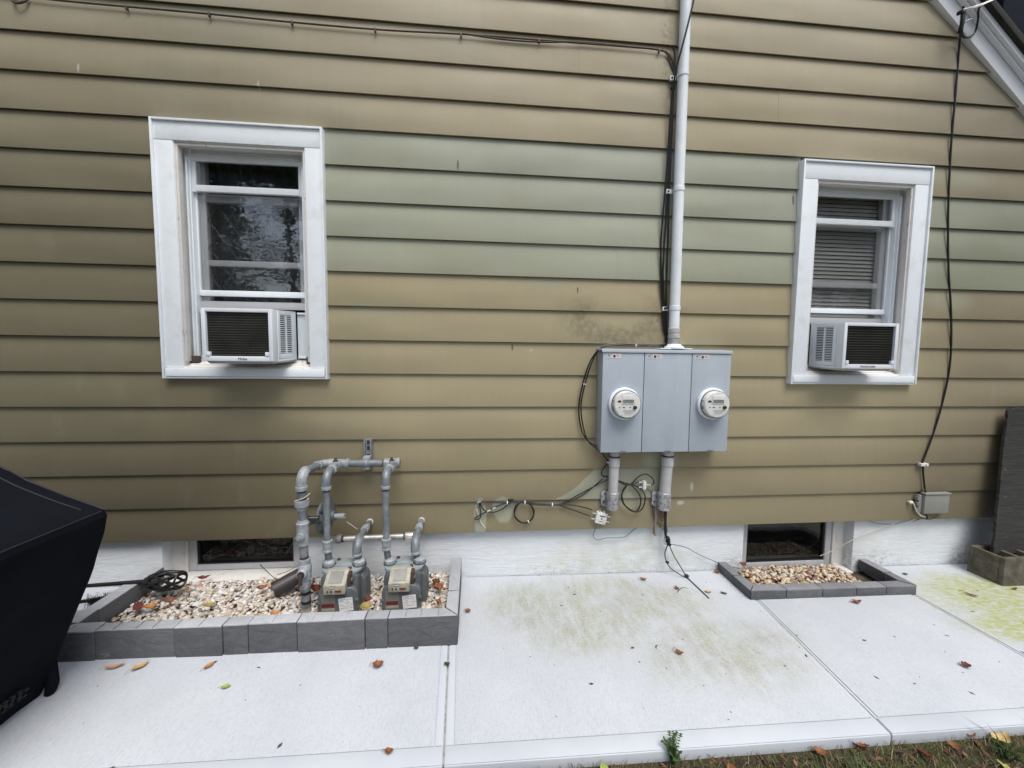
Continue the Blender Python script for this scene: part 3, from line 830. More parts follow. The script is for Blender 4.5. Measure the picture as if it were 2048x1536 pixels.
        for i in range(n + 1):
            X = a0 - .03 + (a1 - a0 + .06) * i / n; Y = 0.165 + 0.012 * math.sin(i * 1.1)
            cu.v += [Vector((X, Y, zi - .2)), Vector((X, Y, oz1))]
        for i in range(n): cu.f.append([2 * i, 2 * i + 2, 2 * i + 3, 2 * i + 1])
        cu.build('curtain', simple('blue_grey_curtain', (0.035, 0.042, 0.055), 0.9, var=0.2), wroot)
    # little sash corner blocks at the sill
    for xa, xb in ((ox0 + .006, ox0 + .05), (ox1 - .04, ox1 - .006)):
        MB().box(xa, xb, 0.0, 0.03, z0 + .09, z0 + .132).build('corner_block', M['white_old'] if right else M['twig'], wroot, bevel=0.004)
    return wroot
window(WL, OL, False, False)
window(WR, OR, True, True)

# ================================================================ WINDOW AIR CONDITIONERS
def text_mesh(txt, size, name, mat, parent, loc, rot, extrude=0.0006, shear=0.0, sx=1.0):
    cu = bpy.data.curves.new('lettering', 'FONT'); cu.body = txt; cu.size = size; cu.extrude = extrude
    cu.align_x = 'CENTER'; cu.align_y = 'CENTER'; cu.shear = shear
    to = bpy.data.objects.new('lettering', cu)
    me = bpy.data.meshes.new_from_object(to)
    bpy.data.objects.remove(to); bpy.data.curves.remove(cu)
    mx_ = Matrix.Translation(Vector(loc)) @ rot.to_4x4() @ Matrix.Diagonal((sx, 1, 1, 1))
    me.transform(Matrix.Translation(-ORG[parent]) @ mx_)
    me.materials.clear(); me.materials.append(mat)
    o = bpy.data.objects.new(name, me); C.objects.link(o); o.parent = parent; ORG[o] = ORG[parent]
    return o
FRONT = Matrix.Rotation(R(90), 3, 'X')               # text facing -Y

def ac_unit(label, xf0, xf1, zb, zt, yf, xb0, xb1, yb, side, txt, lines, fx, tilt=0.012):
    """xf = back-grille face (outdoors, nearest the viewer), xb = at the window plane; side = -1 vents on left, +1 on right"""
    t = thing('air_conditioner', label, 'air conditioner', ((xf0 + xf1) / 2, 0, zb), 'window air conditioners')
    dz = tilt
    def xl(y): return xf0 + (xb0 - xf0) * (y - yf) / (yb - yf)
    def xr(y): return xf1 + (xb1 - xf1) * (y - yf) / (yb - yf)
    def zo(y): return dz * (y - yf) / (yb - yf)
    rim = 0.022
    ym = yf + 0.05                                   # front frame depth
    # outer rear frame: four members round the coil
    fr = MB()
    def member(xa, xb_, za, zb_, y0=yf, y1=ym): fr.box(xa, xb_, y0, y1, za, zb_)
    member(xf0, xf0 + rim, zb, zt); member(xf1 - rim, xf1, zb, zt)
    member(xf0 + rim, xf1 - rim, zt - .020, zt); member(xf0 + rim, xf1 - rim, zb, zb + .028)
    for cx in (xf0 + rim, xf1 - rim - .02):
        fr.box(cx, cx + .02, yf - .004, yf + .012, zb + .028, zb + .052)
    fr.build('rear_frame', M['ac_white'], t, bevel=0.004)
    ci = MB().box(xf0 + rim, xf1 - rim, yf + .016, ym - .004, zb + .028, zt - .02)
    coil = ci.build('coil', M['coil'], t, smooth=False)
    g = MB()
    for i in range(lines):
        z = zb + .036 + (zt - zb - .066) * i / (lines - 1)
        g.box(xf0 + rim, xf1 - rim, yf + .0135, yf + .0155, z - .0011, z + .0011)
    nv_ = 46
    g.build('coil_tube', M['coilbar'], coil, smooth=False)
    v_ = MB()
    for i in range(nv_):
        x = xf0 + rim + (xf1 - xf0 - 2 * rim) * (i + .5) / nv_
        v_.box(x - .0007, x + .0007, yf + .0138, yf + .0158, zb + .028, zt - .02)
    v_.build('coil_fin', M['coil'], coil, smooth=False)
    # case: top, bottom, plain side, vented side
    case = MB()
    def slabq(za, zb_, inset=0.0):
        case.hexa([(xl(ym) + inset, ym, za), (xr(ym) - inset, ym, za), (xr(yb) - inset, yb, za + zo(yb)), (xl(yb) + inset, yb, za + zo(yb))],
                  [(xl(ym) + inset, ym, zb_), (xr(ym) - inset, ym, zb_), (xr(yb) - inset, yb, zb_ + zo(yb)), (xl(yb) + inset, yb, zb_ + zo(yb))])
    slabq(zt - .010, zt); slabq(zb, zb + .012)
    def wallq(fn, sg, y0, y1, z0_, z1_, th=.006):
        case.hexa([(fn(y0), y0, z0_ + zo(y0)), (fn(y0) - sg * th, y0, z0_ + zo(y0)), (fn(y1) - sg * th, y1, z0_ + zo(y1)), (fn(y1), y1, z0_ + zo(y1))],
                  [(fn(y0), y0, z1_ + zo(y0)), (fn(y0) - sg * th, y0, z1_ + zo(y0)), (fn(y1) - sg * th, y1, z1_ + zo(y1)), (fn(y1), y1, z1_ + zo(y1))])
    fn = xr if side > 0 else xl
    other = xl if side > 0 else xr
    wallq(other, -side, ym, yb, zb + .012, zt - .010)
    y0v, y1v = ym + .022, yb - .045
    wallq(fn, side, ym, y0v, zb + .012, zt - .010); wallq(fn, side, y1v, yb, zb + .012, zt - .010)
    wallq(fn, side, y0v, y1v, zb + .012, zb + .040); wallq(fn, side, y0v, y1v, zt - .026, zt - .010)
    case.build('case', M['ac_white'], t, bevel=0.002)
    nl = 20
    for i in range(nl):                               # each louvre of the side vent
        z = zb + .040 + (zt - zb - .066) * (i + .5) / nl
        lv = MB(); h = (zt - zb - .066) / nl * 0.21
        lv.hexa([(fn(y0v), y0v, z - h + zo(y0v)), (fn(y0v) - side * .007, y0v, z - h + zo(y0v)), (fn(y1v) - side * .007, y1v, z - h + zo(y1v)), (fn(y1v), y1v, z - h + zo(y1v))],
                [(fn(y0v), y0v, z + h + zo(y0v)), (fn(y0v) - side * .007, y0v, z + h + zo(y0v)), (fn(y1v) - side * .007, y1v, z + h + zo(y1v)), (fn(y1v), y1v, z + h + zo(y1v))])
        lv.build('louvre', M['ac_white'], t, smooth=False)
    ps = MB(); yp = (y0v + y1v) / 2
    ps.hexa([(fn(yp - .005) + side * .001, yp - .005, zb + .04), (fn(yp - .005) - side * .008, yp - .005, zb + .04), (fn(yp + .005) - side * .008, yp + .005, zb + .045), (fn(yp + .005) + side * .001, yp + .005, zb + .045)],
            [(fn(yp - .005) + side * .001, yp - .005, zt - .026), (fn(yp - .005) - side * .008, yp - .005, zt - .026), (fn(yp + .005) - side * .008, yp + .005, zt - .02), (fn(yp + .005) + side * .001, yp + .005, zt - .02)])
    ps.build('vent_post', M['ac_white'], t, smooth=False)
    ins = MB(); th = .014
    ins.hexa([(xl(ym) + th, ym, zb + .014), (xr(ym) - th, ym, zb + .014), (xr(yb) - th, yb, zb + .02), (xl(yb) + th, yb, zb + .02)],
             [(xl(ym) + th, ym, zt - .012), (xr(ym) - th, ym, zt - .012), (xr(yb) - th, yb, zt - .008), (xl(yb) + th, yb, zt - .008)])
    ins.build('inner_body', M['void'], t, smooth=False)
    bs = MB()
    bs.hexa([(xl(ym) + .02, yf + .02, zb - .014), (xr(ym) - .02, yf + .02, zb - .014), (xr(yb) - .02, yb, zb - .012 + dz), (xl(yb) + .02, yb, zb - .012 + dz)],
            [(xl(ym) + .01, yf + .012, zb), (xr(ym) - .01, yf + .012, zb), (xr(yb) - .01, yb, zb + dz), (xl(yb) + .01, yb, zb + dz)])
    bs.build('base_pan', M['sash'], t, bevel=0.003)
    text_mesh(txt[0], txt[1], 'lettering', M['ink'], t, (xf0 + (xf1 - xf0) * fx, yf - .0006, zb + .0135), FRONT, 0.0004, txt[2], txt[3])
    return t
acl = ac_unit('window air conditioner in the left window, vents on its right side', -1.492, -1.126, 1.416, 1.703, -0.20, -1.478, -1.106, 0.030, 1, ('Midea', 0.020, 0.25, 1.0), 17, 0.56)
acr = ac_unit('window air conditioner in the right window, vents on its left side', 2.276, 2.652, 1.406, 1.694, -0.20, 2.262, 2.63, 0.030, -1, ('FRIGIDAIRE', 0.0165, 0.0, 1.25), 15, 0.47)
def accordion(t, x0, x1, z0, z1, y):
    m_ = MB(); n = 26
    for i in range(n + 1):
        x = x0 + (x1 - x0) * i / n; yy = y + (0.006 if i % 2 else 0)
        m_.v += [Vector((x, yy, z0)), Vector((x, yy, z1))]
    for i in range(n): m_.f.append([2 * i, 2 * i + 2, 2 * i + 3, 2 * i + 1])
    m_.build('side_curtain', M['vinyl'], t, smooth=False)
    for za in (z1, z0 - .012):
        MB().box(x0, x1, y - .006, y + .012, za, za + .012).build('curtain_track', M['vinyl'], t, bevel=.002)
accordion(acl, -1.106, -1.035, 1.445, 1.70, 0.050)
accordion(acl, -1.66, -1.480, 1.445, 1.70, 0.050)
accordion(acr, 2.205, 2.262, 1.43, 1.69, 0.050)
accordion(acr, 2.632, 2.84, 1.43, 1.69, 0.050)

# ================================================================ ELECTRIC METER CABINET
cabn = thing('meter_cabinet', 'grey three-door electric meter cabinet mounted on the siding', 'meter cabinet', (1.165, -0.02, 0.875))
MB().box(0.757, 1.572, -0.126, -0.019, 0.878, 1.497).build('case', M['cab'], cabn, bevel=0.004)
rim = MB()
rim.prism_x([(-0.019, 1.4975), (-0.019, 1.517), (-0.147, 1.510), (-0.150, 1.4905), (-0.1445, 1.4905), (-0.1445, 1.4975)], 0.745, 1.583)
rim.build('top_rim', M['cab'], cabn, bevel=0.0025)
covers = []
for xa, xb, sx in ((0.753, 1.0125, 0.765), (1.0165, 1.3195, 1.022), (1.3235, 1.577, 1.330)):
    cv = MB().box(xa, xb, -0.1435, -0.1265, 0.872, 1.489).build('cover', M['cab'], cabn, bevel=0.003)
    covers.append(cv)
    lab = MB().box(sx + .01, sx + .10, -0.1446, -0.1436, 1.456, 1.482).build('warning_sticker', M['sticker'], cabn, smooth=False)
    k = MB()
    k.lathe((sx + .058, -0.1447, 1.468), (0, -1, 0), [(0, .0085), (.0004, .0085)], 14)
    k.box(sx + .054, sx + .062, -0.1450, -0.1446, 1.459, 1.466)
    k.box(sx + .014, sx + .030, -0.1450, -0.1447, 1.470, 1.4735)
    k.build('hand_mark', M['ink'], lab, smooth=False)
    k = MB()
    for i in range(3): k.box(sx + .070, sx + .096 - i * .003, -0.1450, -0.1447, 1.4625 + i * .006, 1.4655 + i * .006)
    for i in range(2): k.box(sx + .016, sx + .045, -0.1450, -0.1447, 1.4765, 1.479)
    k.build('print', M['pinkred'], lab, smooth=False)
    k = MB()
    for i in range(2): k.box(sx + .014, sx + .044, -0.1450, -0.1447, 1.4605 + i * .005, 1.4625 + i * .005)
    k.build('print', M['inkgrey'], lab, smooth=False)
    xm = (xa + xb) / 2 + 0.015
    lt = MB().box(xm - .022, xm + .022, -0.1515, -0.136, 0.8695, 0.876).box(xm - .012, xm + .016, -0.156, -0.1437, 0.8765, 0.884)
    lt.tube([(xm - .018, -0.150, .881), (xm - .005, -.153, .886), (xm + .02, -.15, .881)], .0026, 6)
    lt.build('latch', M['strut'], cabn, bevel=.001)
em = MB()
for i in range(5): em.box(1.115 + i * .020, 1.130 + i * .020, -0.1442, -0.1436, .949, .955)
em.box(1.12, 1.2, -0.1442, -0.1436, .936, .939)
em.build('embossed_mark', M['cab'], cabn, smooth=False)
kn = MB().lathe((0.7565, -0.075, 0.965), (-1, 0, 0), [(0, .019), (.002, .019), (.002, .013), (.001, .012)], 20).lathe((0.7565, -0.075, 0.925), (-1, 0, 0), [(0, .016), (.002, .016), (.002, .010), (.001, .009)], 20)
kn.build('knockout', M['cab'], cabn)
sm_ = MB()
for x, z in ((0.957, .902), (1.545, .902)): sm_.lathe((x, -0.1435, z), (0, -1, 0), [(0, .006), (.0008, .006), (.0008, .004), (.0003, .004)], 16)
sm_.build('stud', M['cab'], cabn)
fg = MB().box(1.13, 1.335, -0.115, -0.024, 1.5165, 1.522).lathe((1.238, -0.07, 1.519), (0, 0, 1), [(0, .062), (.012, .060), (.020, .045), (.030, .040)], 28)
fg.build('hub_flange', M['conduit'], cabn, bevel=.002)

def meter(cx, cz, sgn):
    ax = (0, -1, 0)
    rg = MB().lathe((cx, -0.1435, cz), ax, [(0, .098), (.006, .100), (.020, .099), (.024, .094), (.024, .086)], 40)
    r = rg.build('meter', M['conduit'], cabn, ang=30)
    MB().lathe((cx, -0.1435, cz), ax, [(.018, .0865), (.027, .0865), (.027, .082)], 40).build('gasket', M['black'], r)
    MB().lathe((cx, -0.1435, cz), ax, [(.022, .082), (.060, .080), (.062, .076)], 40).build('barrel', simple('meter_white', (.78, .775, .75), .45, var=.05), r, ang=30)
    yf = -0.2075
    MB().lathe((cx, -0.1435, cz), ax, [(.062, .0765), (.064, .0765)], 40).build('dial_face', simple('meter_face', (.72, .725, .69), .5, var=.05, vs_=40), r, ang=30)
    MB().box(cx - .034, cx + .042, yf - .004, yf, cz + .006, cz + .058).build('display_bezel', M['sticker'], r, bevel=.002)
    MB().box(cx - .029, cx + .036, yf - .0052, yf - .0042, cz + .013, cz + .031).build('display', M['lcd'], r, smooth=False)
    k = MB()
    for i in range(6): k.box(cx - .024 + i * .0095, cx - .0185 + i * .0095, yf - .0057, yf - .0053, cz + .017, cz + .027)
    k.build('digit', M['inkgrey'], r, smooth=False)
    k = MB()
    k.box(cx - .062, cx - .040, yf - .0012, yf - .0003, cz + .014, cz + .023); k.box(cx - .056, cx - .044, yf - .0012, yf - .0003, cz + .023, cz + .027)
    for x, w_ in ((-.052, .006), (-.030, .014), (.012, .008)): k.box(cx + x, cx + x + w_, yf - .0012, yf - .0003, cz - .020, cz - .014)
    k.build('print', M['ink'], r, smooth=False)
    MB().box(cx - .052, cx + .050, yf - .001, yf - .0003, cz - .062, cz - .027).build('name_plate', M['sticker'], r, smooth=False)
    k = MB()
    for i in range(4): k.box(cx - .030 + i * .004, cx + .034 - i * .002, yf - .0018, yf - .0012, cz - .035 - i * .007, cz - .033 - i * .007)
    k.build('print', M['inkgrey'], r, smooth=False)
    MB().lathe((cx + .045, yf - .0003, cz - .016), ax, [(0, .011), (.010, .0105), (.012, .008)], 18).build('port', M['ink'], r)
    sd_ = MB()
    for a0, z0_, h in ((-.081, .018, .006), (-.081, -.03, .02)):
        sd_.box(cx + a0 + .001, cx + a0 + .006, yf + .016, yf + .038, cz + z0_, cz + z0_ + h)
    sd_.build('print', M['inkgrey'], r, smooth=False)
    MB().lathe((cx, -0.1435, cz), ax, [(.024, .0865), (.066, .0845), (.074, .081), (.078, .074), (.079, .06), (.079, 0.0)], 40, cap=False).build('glass_cover', M['glass_meter'], r, ang=60)
meter(0.8905, 1.178, 1)
meter(1.4585, 1.178, 1)

# ================================================================ CONDUITS
rs = thing('conduit_riser', 'tall white conduit pipe rising from the meter cabinet past the roofline', 'conduit', (1.238, -0.06, 1.53))
MB().tube([(1.2385, -0.062, 1.54), (1.232, -0.062, 2.6), (1.2275, -0.062, 4.6)], 0.0315, 20).build('pipe', M['conduit'], rs)
MB().lathe((1.238, -0.062, 1.545), (0, 0, 1), [(0, .036), (.03, .036), (.032, .033), (.038, .033)], 20).build('hub', M['zinc'], rs)
MB().lathe((1.238, -0.062, 1.585), (0, 0, 1), [(0, .034), (.002, .0365), (.026, .0365), (.028, .034), (.034, .034), (.036, .0365), (.062, .0365), (.066, .0325)], 20).build('coupling', M['conduit_g'], rs)
for z, x in ((3.178, 1.2293), (2.503, 1.2325), (1.775, 1.2372)):
    st = MB().lathe((x, -0.062, z - .014), (0, 0, 1), [(0, .0325), (.002, .0345), (.026, .0345), (.028, .0325)], 20)
    st.box(x - .066, x - .030, -0.037, -0.0245, z - .013, z + .013)
    stp = st.build('strap', M['conduit'], rs)
    MB().lathe((x - .054, -0.037, z), (0, -1, 0), [(0, .007), (.004, .006)], 8).build('screw', M['black'], stp)

def low_conduit(label, x0, x1, r, zs, grp):
    t = thing('conduit_stub', label, 'conduit', (x0, -0.075, zs), grp)
    dx = (x0 - x1) / 0.4
    def X(z): return x0 + (z - 0.87) * dx
    MB().tube([(X(.875), -.075, .875), (X(zs + .02), -.065, zs + .02)], r, 18).build('pipe', M['conduit_g'], t)
    def Y(z): return -.075 + (0.875 - z) / (.875 - zs) * .01
    MB().lathe((X(.80), Y(.80), .765), (0, 0, 1), [(0, r), (.002, r + .004), (.055, r + .004), (.057, r)], 18).build('coupling', M['conduit_g'], t)
    MB().lathe((X(.825), Y(.825), .825), (0, 0, 1), [(0, r + .002), (.004, r + .0025), (.008, r + .002)], 18).build('black_band', M['black'], t)
    s_ = MB().lathe((X(zs + .05), Y(zs + .05), zs), (0, 0, 1), [(0, r + .002), (.006, r + .008), (.112, r + .007), (.117, r + .001)], 20)
    xx = X(zs + .05)
    s_.prism_y([(xx - r - .034, zs + .02), (xx - r + .004, zs + .005), (xx - r + .004, zs + .112), (xx - r - .025, zs + .112), (xx - r - .034, zs + .10)], -.038, -.026)
    sp = s_.build('strap', M['zinc'], t, bevel=.002)
    MB().lathe((xx - r - .018, -.038, zs + .04), (0, -1, 0), [(0, .007), (.001, .007)], 10).build('screw_hole', M['ink'], sp)
    return t
low_conduit('short grey conduit under the cabinet above the white cable junction', 0.870, 0.866, 0.031, 0.478, 'conduits below the cabinet')
low_conduit('short grey conduit under the cabinet with black ground wires hanging from it', 1.226, 1.213, 0.035, 0.470, 'conduits below the cabinet')
gd = thing('cable_guard', 'weathered wooden cable guard strips below the right conduit stub', 'cable guard', (1.22, -.02, .33))
for xa, xb, za, zb in ((1.172, 1.188, .345, .475), (1.178, 1.190, .272, .345), (1.252, 1.268, .30, .475)):
    MB().box(xa, xb, -.032, -.020 if za > .33 else -.0, za, zb).build('strip', M['guard'], gd, bevel=.002)
for i, (x, z) in enumerate(((1.20, .38), (1.21, .40))):
    MB().tube([(x, -.05, .475), (x + .004, -.05, .43), (x + .016, -.045, z)], .0035, 6).build('red_wire', M['red'], gd)

# ================================================================ CABLES
W = {
'drop1':[(1.248,-0.14,3.595),(1.218,-0.13,3.437),(1.187,-0.12,3.29),(1.171,-0.09,3.184),(1.17,-0.05,3.038),(1.164,-0.04,2.749),(1.155,-0.04,2.508),(1.146,-0.03,2.205),(1.156,-0.03,1.956),(1.176,-0.03,1.768),(1.188,-0.03,1.64),(1.211,-0.03,1.57),(1.162,-0.05,1.537)],
'drop2':[(1.17,-0.03,3.366),(1.187,-0.03,3.33),(1.191,-0.03,3.243),(1.189,-0.03,3.053),(1.182,-0.03,2.755),(1.175,-0.03,2.452),(1.168,-0.03,2.144),(1.169,-0.03,1.957),(1.186,-0.03,1.768),(1.204,-0.03,1.577)],
'drop3':[(1.19,-0.03,3.199),(1.19,-0.03,2.875),(1.189,-0.03,2.665),(1.188,-0.03,2.453),(1.192,-0.03,2.207),(1.192,-0.03,1.957),(1.202,-0.03,1.705),(1.215,-0.03,1.561)],
'loopL':[(1.188,-0.05,1.55),(1.019,-0.06,1.535),(0.852,-0.07,1.538),(0.753,-0.06,1.506),(0.701,-0.05,1.395),(0.66,-0.05,1.237),(0.649,-0.05,1.125),(0.669,-0.06,0.998),(0.701,-0.07,0.919),(0.774,-0.07,0.864),(0.853,-0.06,0.769)],
'loopL2':[(1.118,-0.06,1.536),(0.839,-0.06,1.545),(0.734,-0.07,1.493),(0.676,-0.05,1.364),(0.638,-0.04,1.156),(0.655,-0.04,1.01),(0.696,-0.04,0.929),(0.76,-0.06,0.891)],
'hang':[(0.852,-0.06,0.802),(0.81,-0.05,0.75),(0.798,-0.04,0.714),(0.808,-0.04,0.691),(0.845,-0.04,0.684)],
'coax1':[(0.851,-0.035,0.669),(0.759,-0.035,0.624),(0.66,-0.035,0.572),(0.578,-0.035,0.528),(0.513,-0.035,0.506),(0.398,-0.035,0.512),(0.268,-0.035,0.525),(0.204,-0.035,0.523),(0.156,-0.035,0.485),(0.092,-0.035,0.463),(0.038,-0.035,0.481),(0.012,-0.035,0.527)],
'coax2':[(0.807,-0.035,0.669),(0.742,-0.035,0.614),(0.677,-0.035,0.565),(0.595,-0.035,0.524),(0.523,-0.035,0.502),(0.382,-0.035,0.506),(0.301,-0.035,0.521),(0.21,-0.035,0.529),(0.108,-0.035,0.499),(0.051,-0.035,0.468),(-0.019,-0.035,0.43),(0.0,-0.035,0.42),(0.019,-0.035,0.449),(0.006,-0.035,0.528)],
'coax3':[(0.746,-0.035,0.463),(0.679,-0.035,0.485),(0.595,-0.035,0.501),(0.497,-0.035,0.503),(0.382,-0.035,0.512),(0.333,-0.035,0.527)],
'coax4':[(0.727,-0.035,0.424),(0.663,-0.035,0.449),(0.596,-0.035,0.474),(0.523,-0.035,0.499),(0.398,-0.035,0.509)],
'tonew':[(0.012,-0.03,0.535),(0.108,-0.03,0.527),(0.204,-0.03,0.521)],
'stub':[(-0.01,-0.02,0.483),(0.003,-0.02,0.436),(0.019,-0.02,0.393),(0.045,-0.02,0.353)],
'coil':[(0.292,-0.04,0.526),(0.313,-0.04,0.524),(0.33,-0.04,0.514),(0.343,-0.04,0.496),(0.353,-0.04,0.473),(0.357,-0.04,0.448),(0.352,-0.04,0.424),(0.338,-0.04,0.407),(0.318,-0.04,0.396),(0.296,-0.04,0.394),(0.276,-0.04,0.398),(0.259,-0.04,0.409),(0.243,-0.04,0.426),(0.232,-0.04,0.449),(0.23,-0.04,0.473),(0.237,-0.04,0.497),(0.253,-0.04,0.516),(0.272,-0.04,0.527),(0.293,-0.04,0.529),(0.313,-0.04,0.523),(0.332,-0.04,0.51),(0.349,-0.04,0.493),(0.359,-0.04,0.471),(0.358,-0.04,0.447),(0.349,-0.04,0.424),(0.333,-0.04,0.404),(0.315,-0.04,0.392),(0.295,-0.04,0.388),(0.274,-0.04,0.395),(0.254,-0.04,0.409),(0.238,-0.04,0.428),(0.232,-0.04,0.45),(0.234,-0.04,0.473),(0.243,-0.04,0.496),(0.257,-0.04,0.515),(0.273,-0.04,0.528),(0.294,-0.04,0.533),(0.316,-0.04,0.527),(0.336,-0.04,0.513),(0.349,-0.04,0.493)],
'rcab1':[(0.906,-0.05,0.659),(0.954,-0.05,0.632),(0.994,-0.05,0.638),(1.037,-0.05,0.68),(1.086,-0.05,0.703),(1.131,-0.05,0.679),(1.15,-0.05,0.645),(1.13,-0.05,0.628)],
'rcab2':[(0.906,-0.05,0.656),(0.971,-0.05,0.631),(1.021,-0.05,0.644),(1.051,-0.05,0.65)],
'rcab3':[(0.906,-0.05,0.663),(0.974,-0.05,0.638),(1.015,-0.05,0.631),(1.056,-0.05,0.613)],
'rloop':[(0.976,-0.045,0.636),(0.944,-0.045,0.587),(0.935,-0.045,0.547),(0.95,-0.045,0.503),(0.995,-0.045,0.461),(1.037,-0.045,0.447),(1.077,-0.045,0.466),(1.095,-0.045,0.52),(1.09,-0.045,0.567),(1.058,-0.045,0.605),(1.01,-0.045,0.629),(0.963,-0.045,0.623),(0.941,-0.045,0.583),(0.939,-0.045,0.543),(0.96,-0.045,0.496),(1.002,-0.045,0.461),(1.036,-0.045,0.45),(1.062,-0.045,0.487),(1.064,-0.045,0.541),(1.038,-0.045,0.588),(0.99,-0.045,0.633),(0.956,-0.045,0.643)],
'rthin':[(1.092,-0.03,0.605),(1.127,-0.03,0.588),(1.148,-0.03,0.567),(1.174,-0.03,0.536),(1.171,-0.03,0.509),(1.155,-0.03,0.478),(1.161,-0.03,0.417),(1.183,-0.03,0.372),(1.219,-0.03,0.34)],
'green':[(0.784,-0.05,0.368),(0.765,-0.02,0.307),(0.767,-0.005,0.266),(0.8,0.0,0.242),(0.855,0.0,0.254),(0.979,0.0,0.257),(1.053,0.0,0.31),(1.117,-0.01,0.344),(1.194,-0.01,0.338),(1.254,-0.02,0.3)],
'gblack':[(1.231,-0.06,0.458),(1.233,-0.06,0.394),(1.237,-0.05,0.338),(1.248,-0.04,0.282),(1.265,-0.03,0.249),(1.278,-0.02,0.226),(1.282,-0.02,0.212)],
'gnd1':[(1.282,-0.02,0.212),(1.26,-0.02,0.15),(1.269,-0.02,0.097),(1.294,-0.03,0.049),(1.348,-0.05,0.013),(1.396,-0.06,-0.008)],
'gnd2':[(1.282,-0.02,0.212),(1.325,-0.02,0.123),(1.372,-0.03,0.046),(1.396,-0.06,-0.004)],
'gnd3':[(1.293,-0.02,0.208),(1.416,-0.005,0.172),(1.522,0.0,0.112),(1.633,0.0,0.062),(1.708,0.0,0.034),(1.801,0.0,0.008),(1.909,0.02,-0.007),(2.048,0.05,-0.045),(2.18,0.07,-0.043),(2.246,0.08,-0.025)],
'wireR':[(2.477,0.06,0.038),(2.579,0.04,0.098),(2.716,0.0,0.21),(2.868,0.0,0.26),(3.009,-0.01,0.312),(3.151,-0.02,0.353)],
'wireR2':[(2.737,-0.01,0.338),(2.825,0.0,0.302),(2.964,0.0,0.291),(3.1,0.0,0.316),(3.157,-0.01,0.341)],
'boxw':[(3.042,-0.02,0.462),(3.061,-0.04,0.458),(3.08,-0.05,0.404),(3.119,-0.05,0.37),(3.165,-0.04,0.354)],
'rcable':[(3.036,-0.1,3.696),(3.086,-0.06,3.59),(3.13,-0.025,3.498),(3.133,-0.025,3.185),(3.133,-0.025,2.931),(3.144,-0.025,2.642),(3.163,-0.025,2.38),(3.197,-0.025,2.082),(3.243,-0.025,1.813),(3.271,-0.025,1.538),(3.265,-0.025,1.329),(3.223,-0.025,1.082),(3.172,-0.025,0.887),(3.12,-0.03,0.746),(3.113,-0.04,0.731)],
'rcable2':[(3.133,-0.025,0.719),(3.139,-0.03,0.638),(3.146,-0.04,0.551),(3.148,-0.05,0.518)],
'dripl':[(3.037,-0.11,3.658),(3.041,-0.1,3.548),(3.072,-0.09,3.522),(3.142,-0.07,3.544),(3.188,-0.06,3.586)],
'dripl2':[(3.188,-0.06,3.586),(3.174,-0.08,3.641),(3.144,-0.1,3.682),(3.145,-0.12,3.7),(3.182,-0.15,3.718)],
'top':[(-2.555,-0.024,3.35),(-2.268,-0.024,3.336),(-1.923,-0.024,3.333),(-1.49,-0.024,3.331),(-1.041,-0.024,3.324),(-0.546,-0.024,3.324),(-0.118,-0.024,3.337),(0.355,-0.024,3.341),(0.876,-0.024,3.345),(1.097,-0.024,3.342),(1.162,-0.024,3.312),(1.198,-0.024,3.233)],
'top2':[(-0.118,-0.024,3.342),(0.116,-0.024,3.328),(0.355,-0.024,3.33),(0.597,-0.024,3.349),(0.876,-0.024,3.348),(1.091,-0.024,3.342),(1.146,-0.024,3.317),(1.185,-0.024,3.232)],
}
def cable(name, label, cat, runs, group=None, mat='cable', r=0.0042, n=6, sub=5):
    t = thing(name, label, cat, W[runs[0]][0] if isinstance(runs[0], str) else runs[0][0], group)
    for i, k in enumerate(runs):
        rr = r
        MB().tube(W[k] if isinstance(k, str) else k, rr, n, sub).build('strand', M[mat], t)
    return t
def tie(parent, p, r, axis=(1, 0, 0), mat='tie', h=.006, name='cable_tie'):
    MB().lathe(Vector(p) - Vector(axis).normalized() * h / 2, axis, [(0, r), (h, r)], 12).build(name, M[mat], parent)

t = cable('service_cable', 'bundle of black cables strapped beside the white conduit riser', 'cable', ['drop1', 'drop2', 'drop3'], r=.0056)
tie(t, (1.183, -.033, 3.12), .014, (0, 0, 1), 'black', .012); tie(t, (1.196, -.03, 1.78), .018, (0, 0, 1), 'black', .01); tie(t, (1.21, -.035, 1.575), .016, (.3, 0, 1), 'black', .008)
W['loopL3'] = [(x - .004 + .014 * math.sin(i), y - .008, z + .008) for i, (x, y, z) in enumerate(W['loopL'])]
t = cable('loop_cable', 'black cables looping round the left side of the meter cabinet', 'cable', ['loopL', 'loopL2', 'hang'], r=.0045)
tie(t, (0.668, -.052, 1.29), .011, (.2, 0, 1)); tie(t, (.99, -.06, 1.537), .011, (1, 0, 0)); tie(t, (.835, -.065, .79), .012, (.5, 0, -1))
t = cable('coax_run', 'black coax cables fanning out low on the siding left of the conduits', 'cable', ['coax1', 'coax2', 'coax3', 'coax4', 'tonew'], r=.0038)
for p in ((.186, -.036, .525), (.298, -.036, .522), (.478, -.036, .505)): tie(t, p, .0125, (1, 0, 0), 'tie', .006)
MB().box(.19, .225, -.036, -.02, .522, .545).build('clip', M['black'], t, bevel=.003)
for a, b in (((.058, -.0355, .472), (.080, -.0355, .482)), ((.092, -.0355, .488), (.112, -.0355, .497)), ((-.002, -.03, .528), (.016, -.03, .538))):
    MB().tube([a, b], .0066, 8).build('connector', M['zinctie'], t)
t = cable('coil_cable', 'small coiled black cable hung on the lowest siding board', 'cable', ['coil'], r=.0045)
tie(t, (.325, -.041, .400), .010, (.8, 0, .5)); tie(t, (.300, -.041, .528), .010, (1, 0, 0))
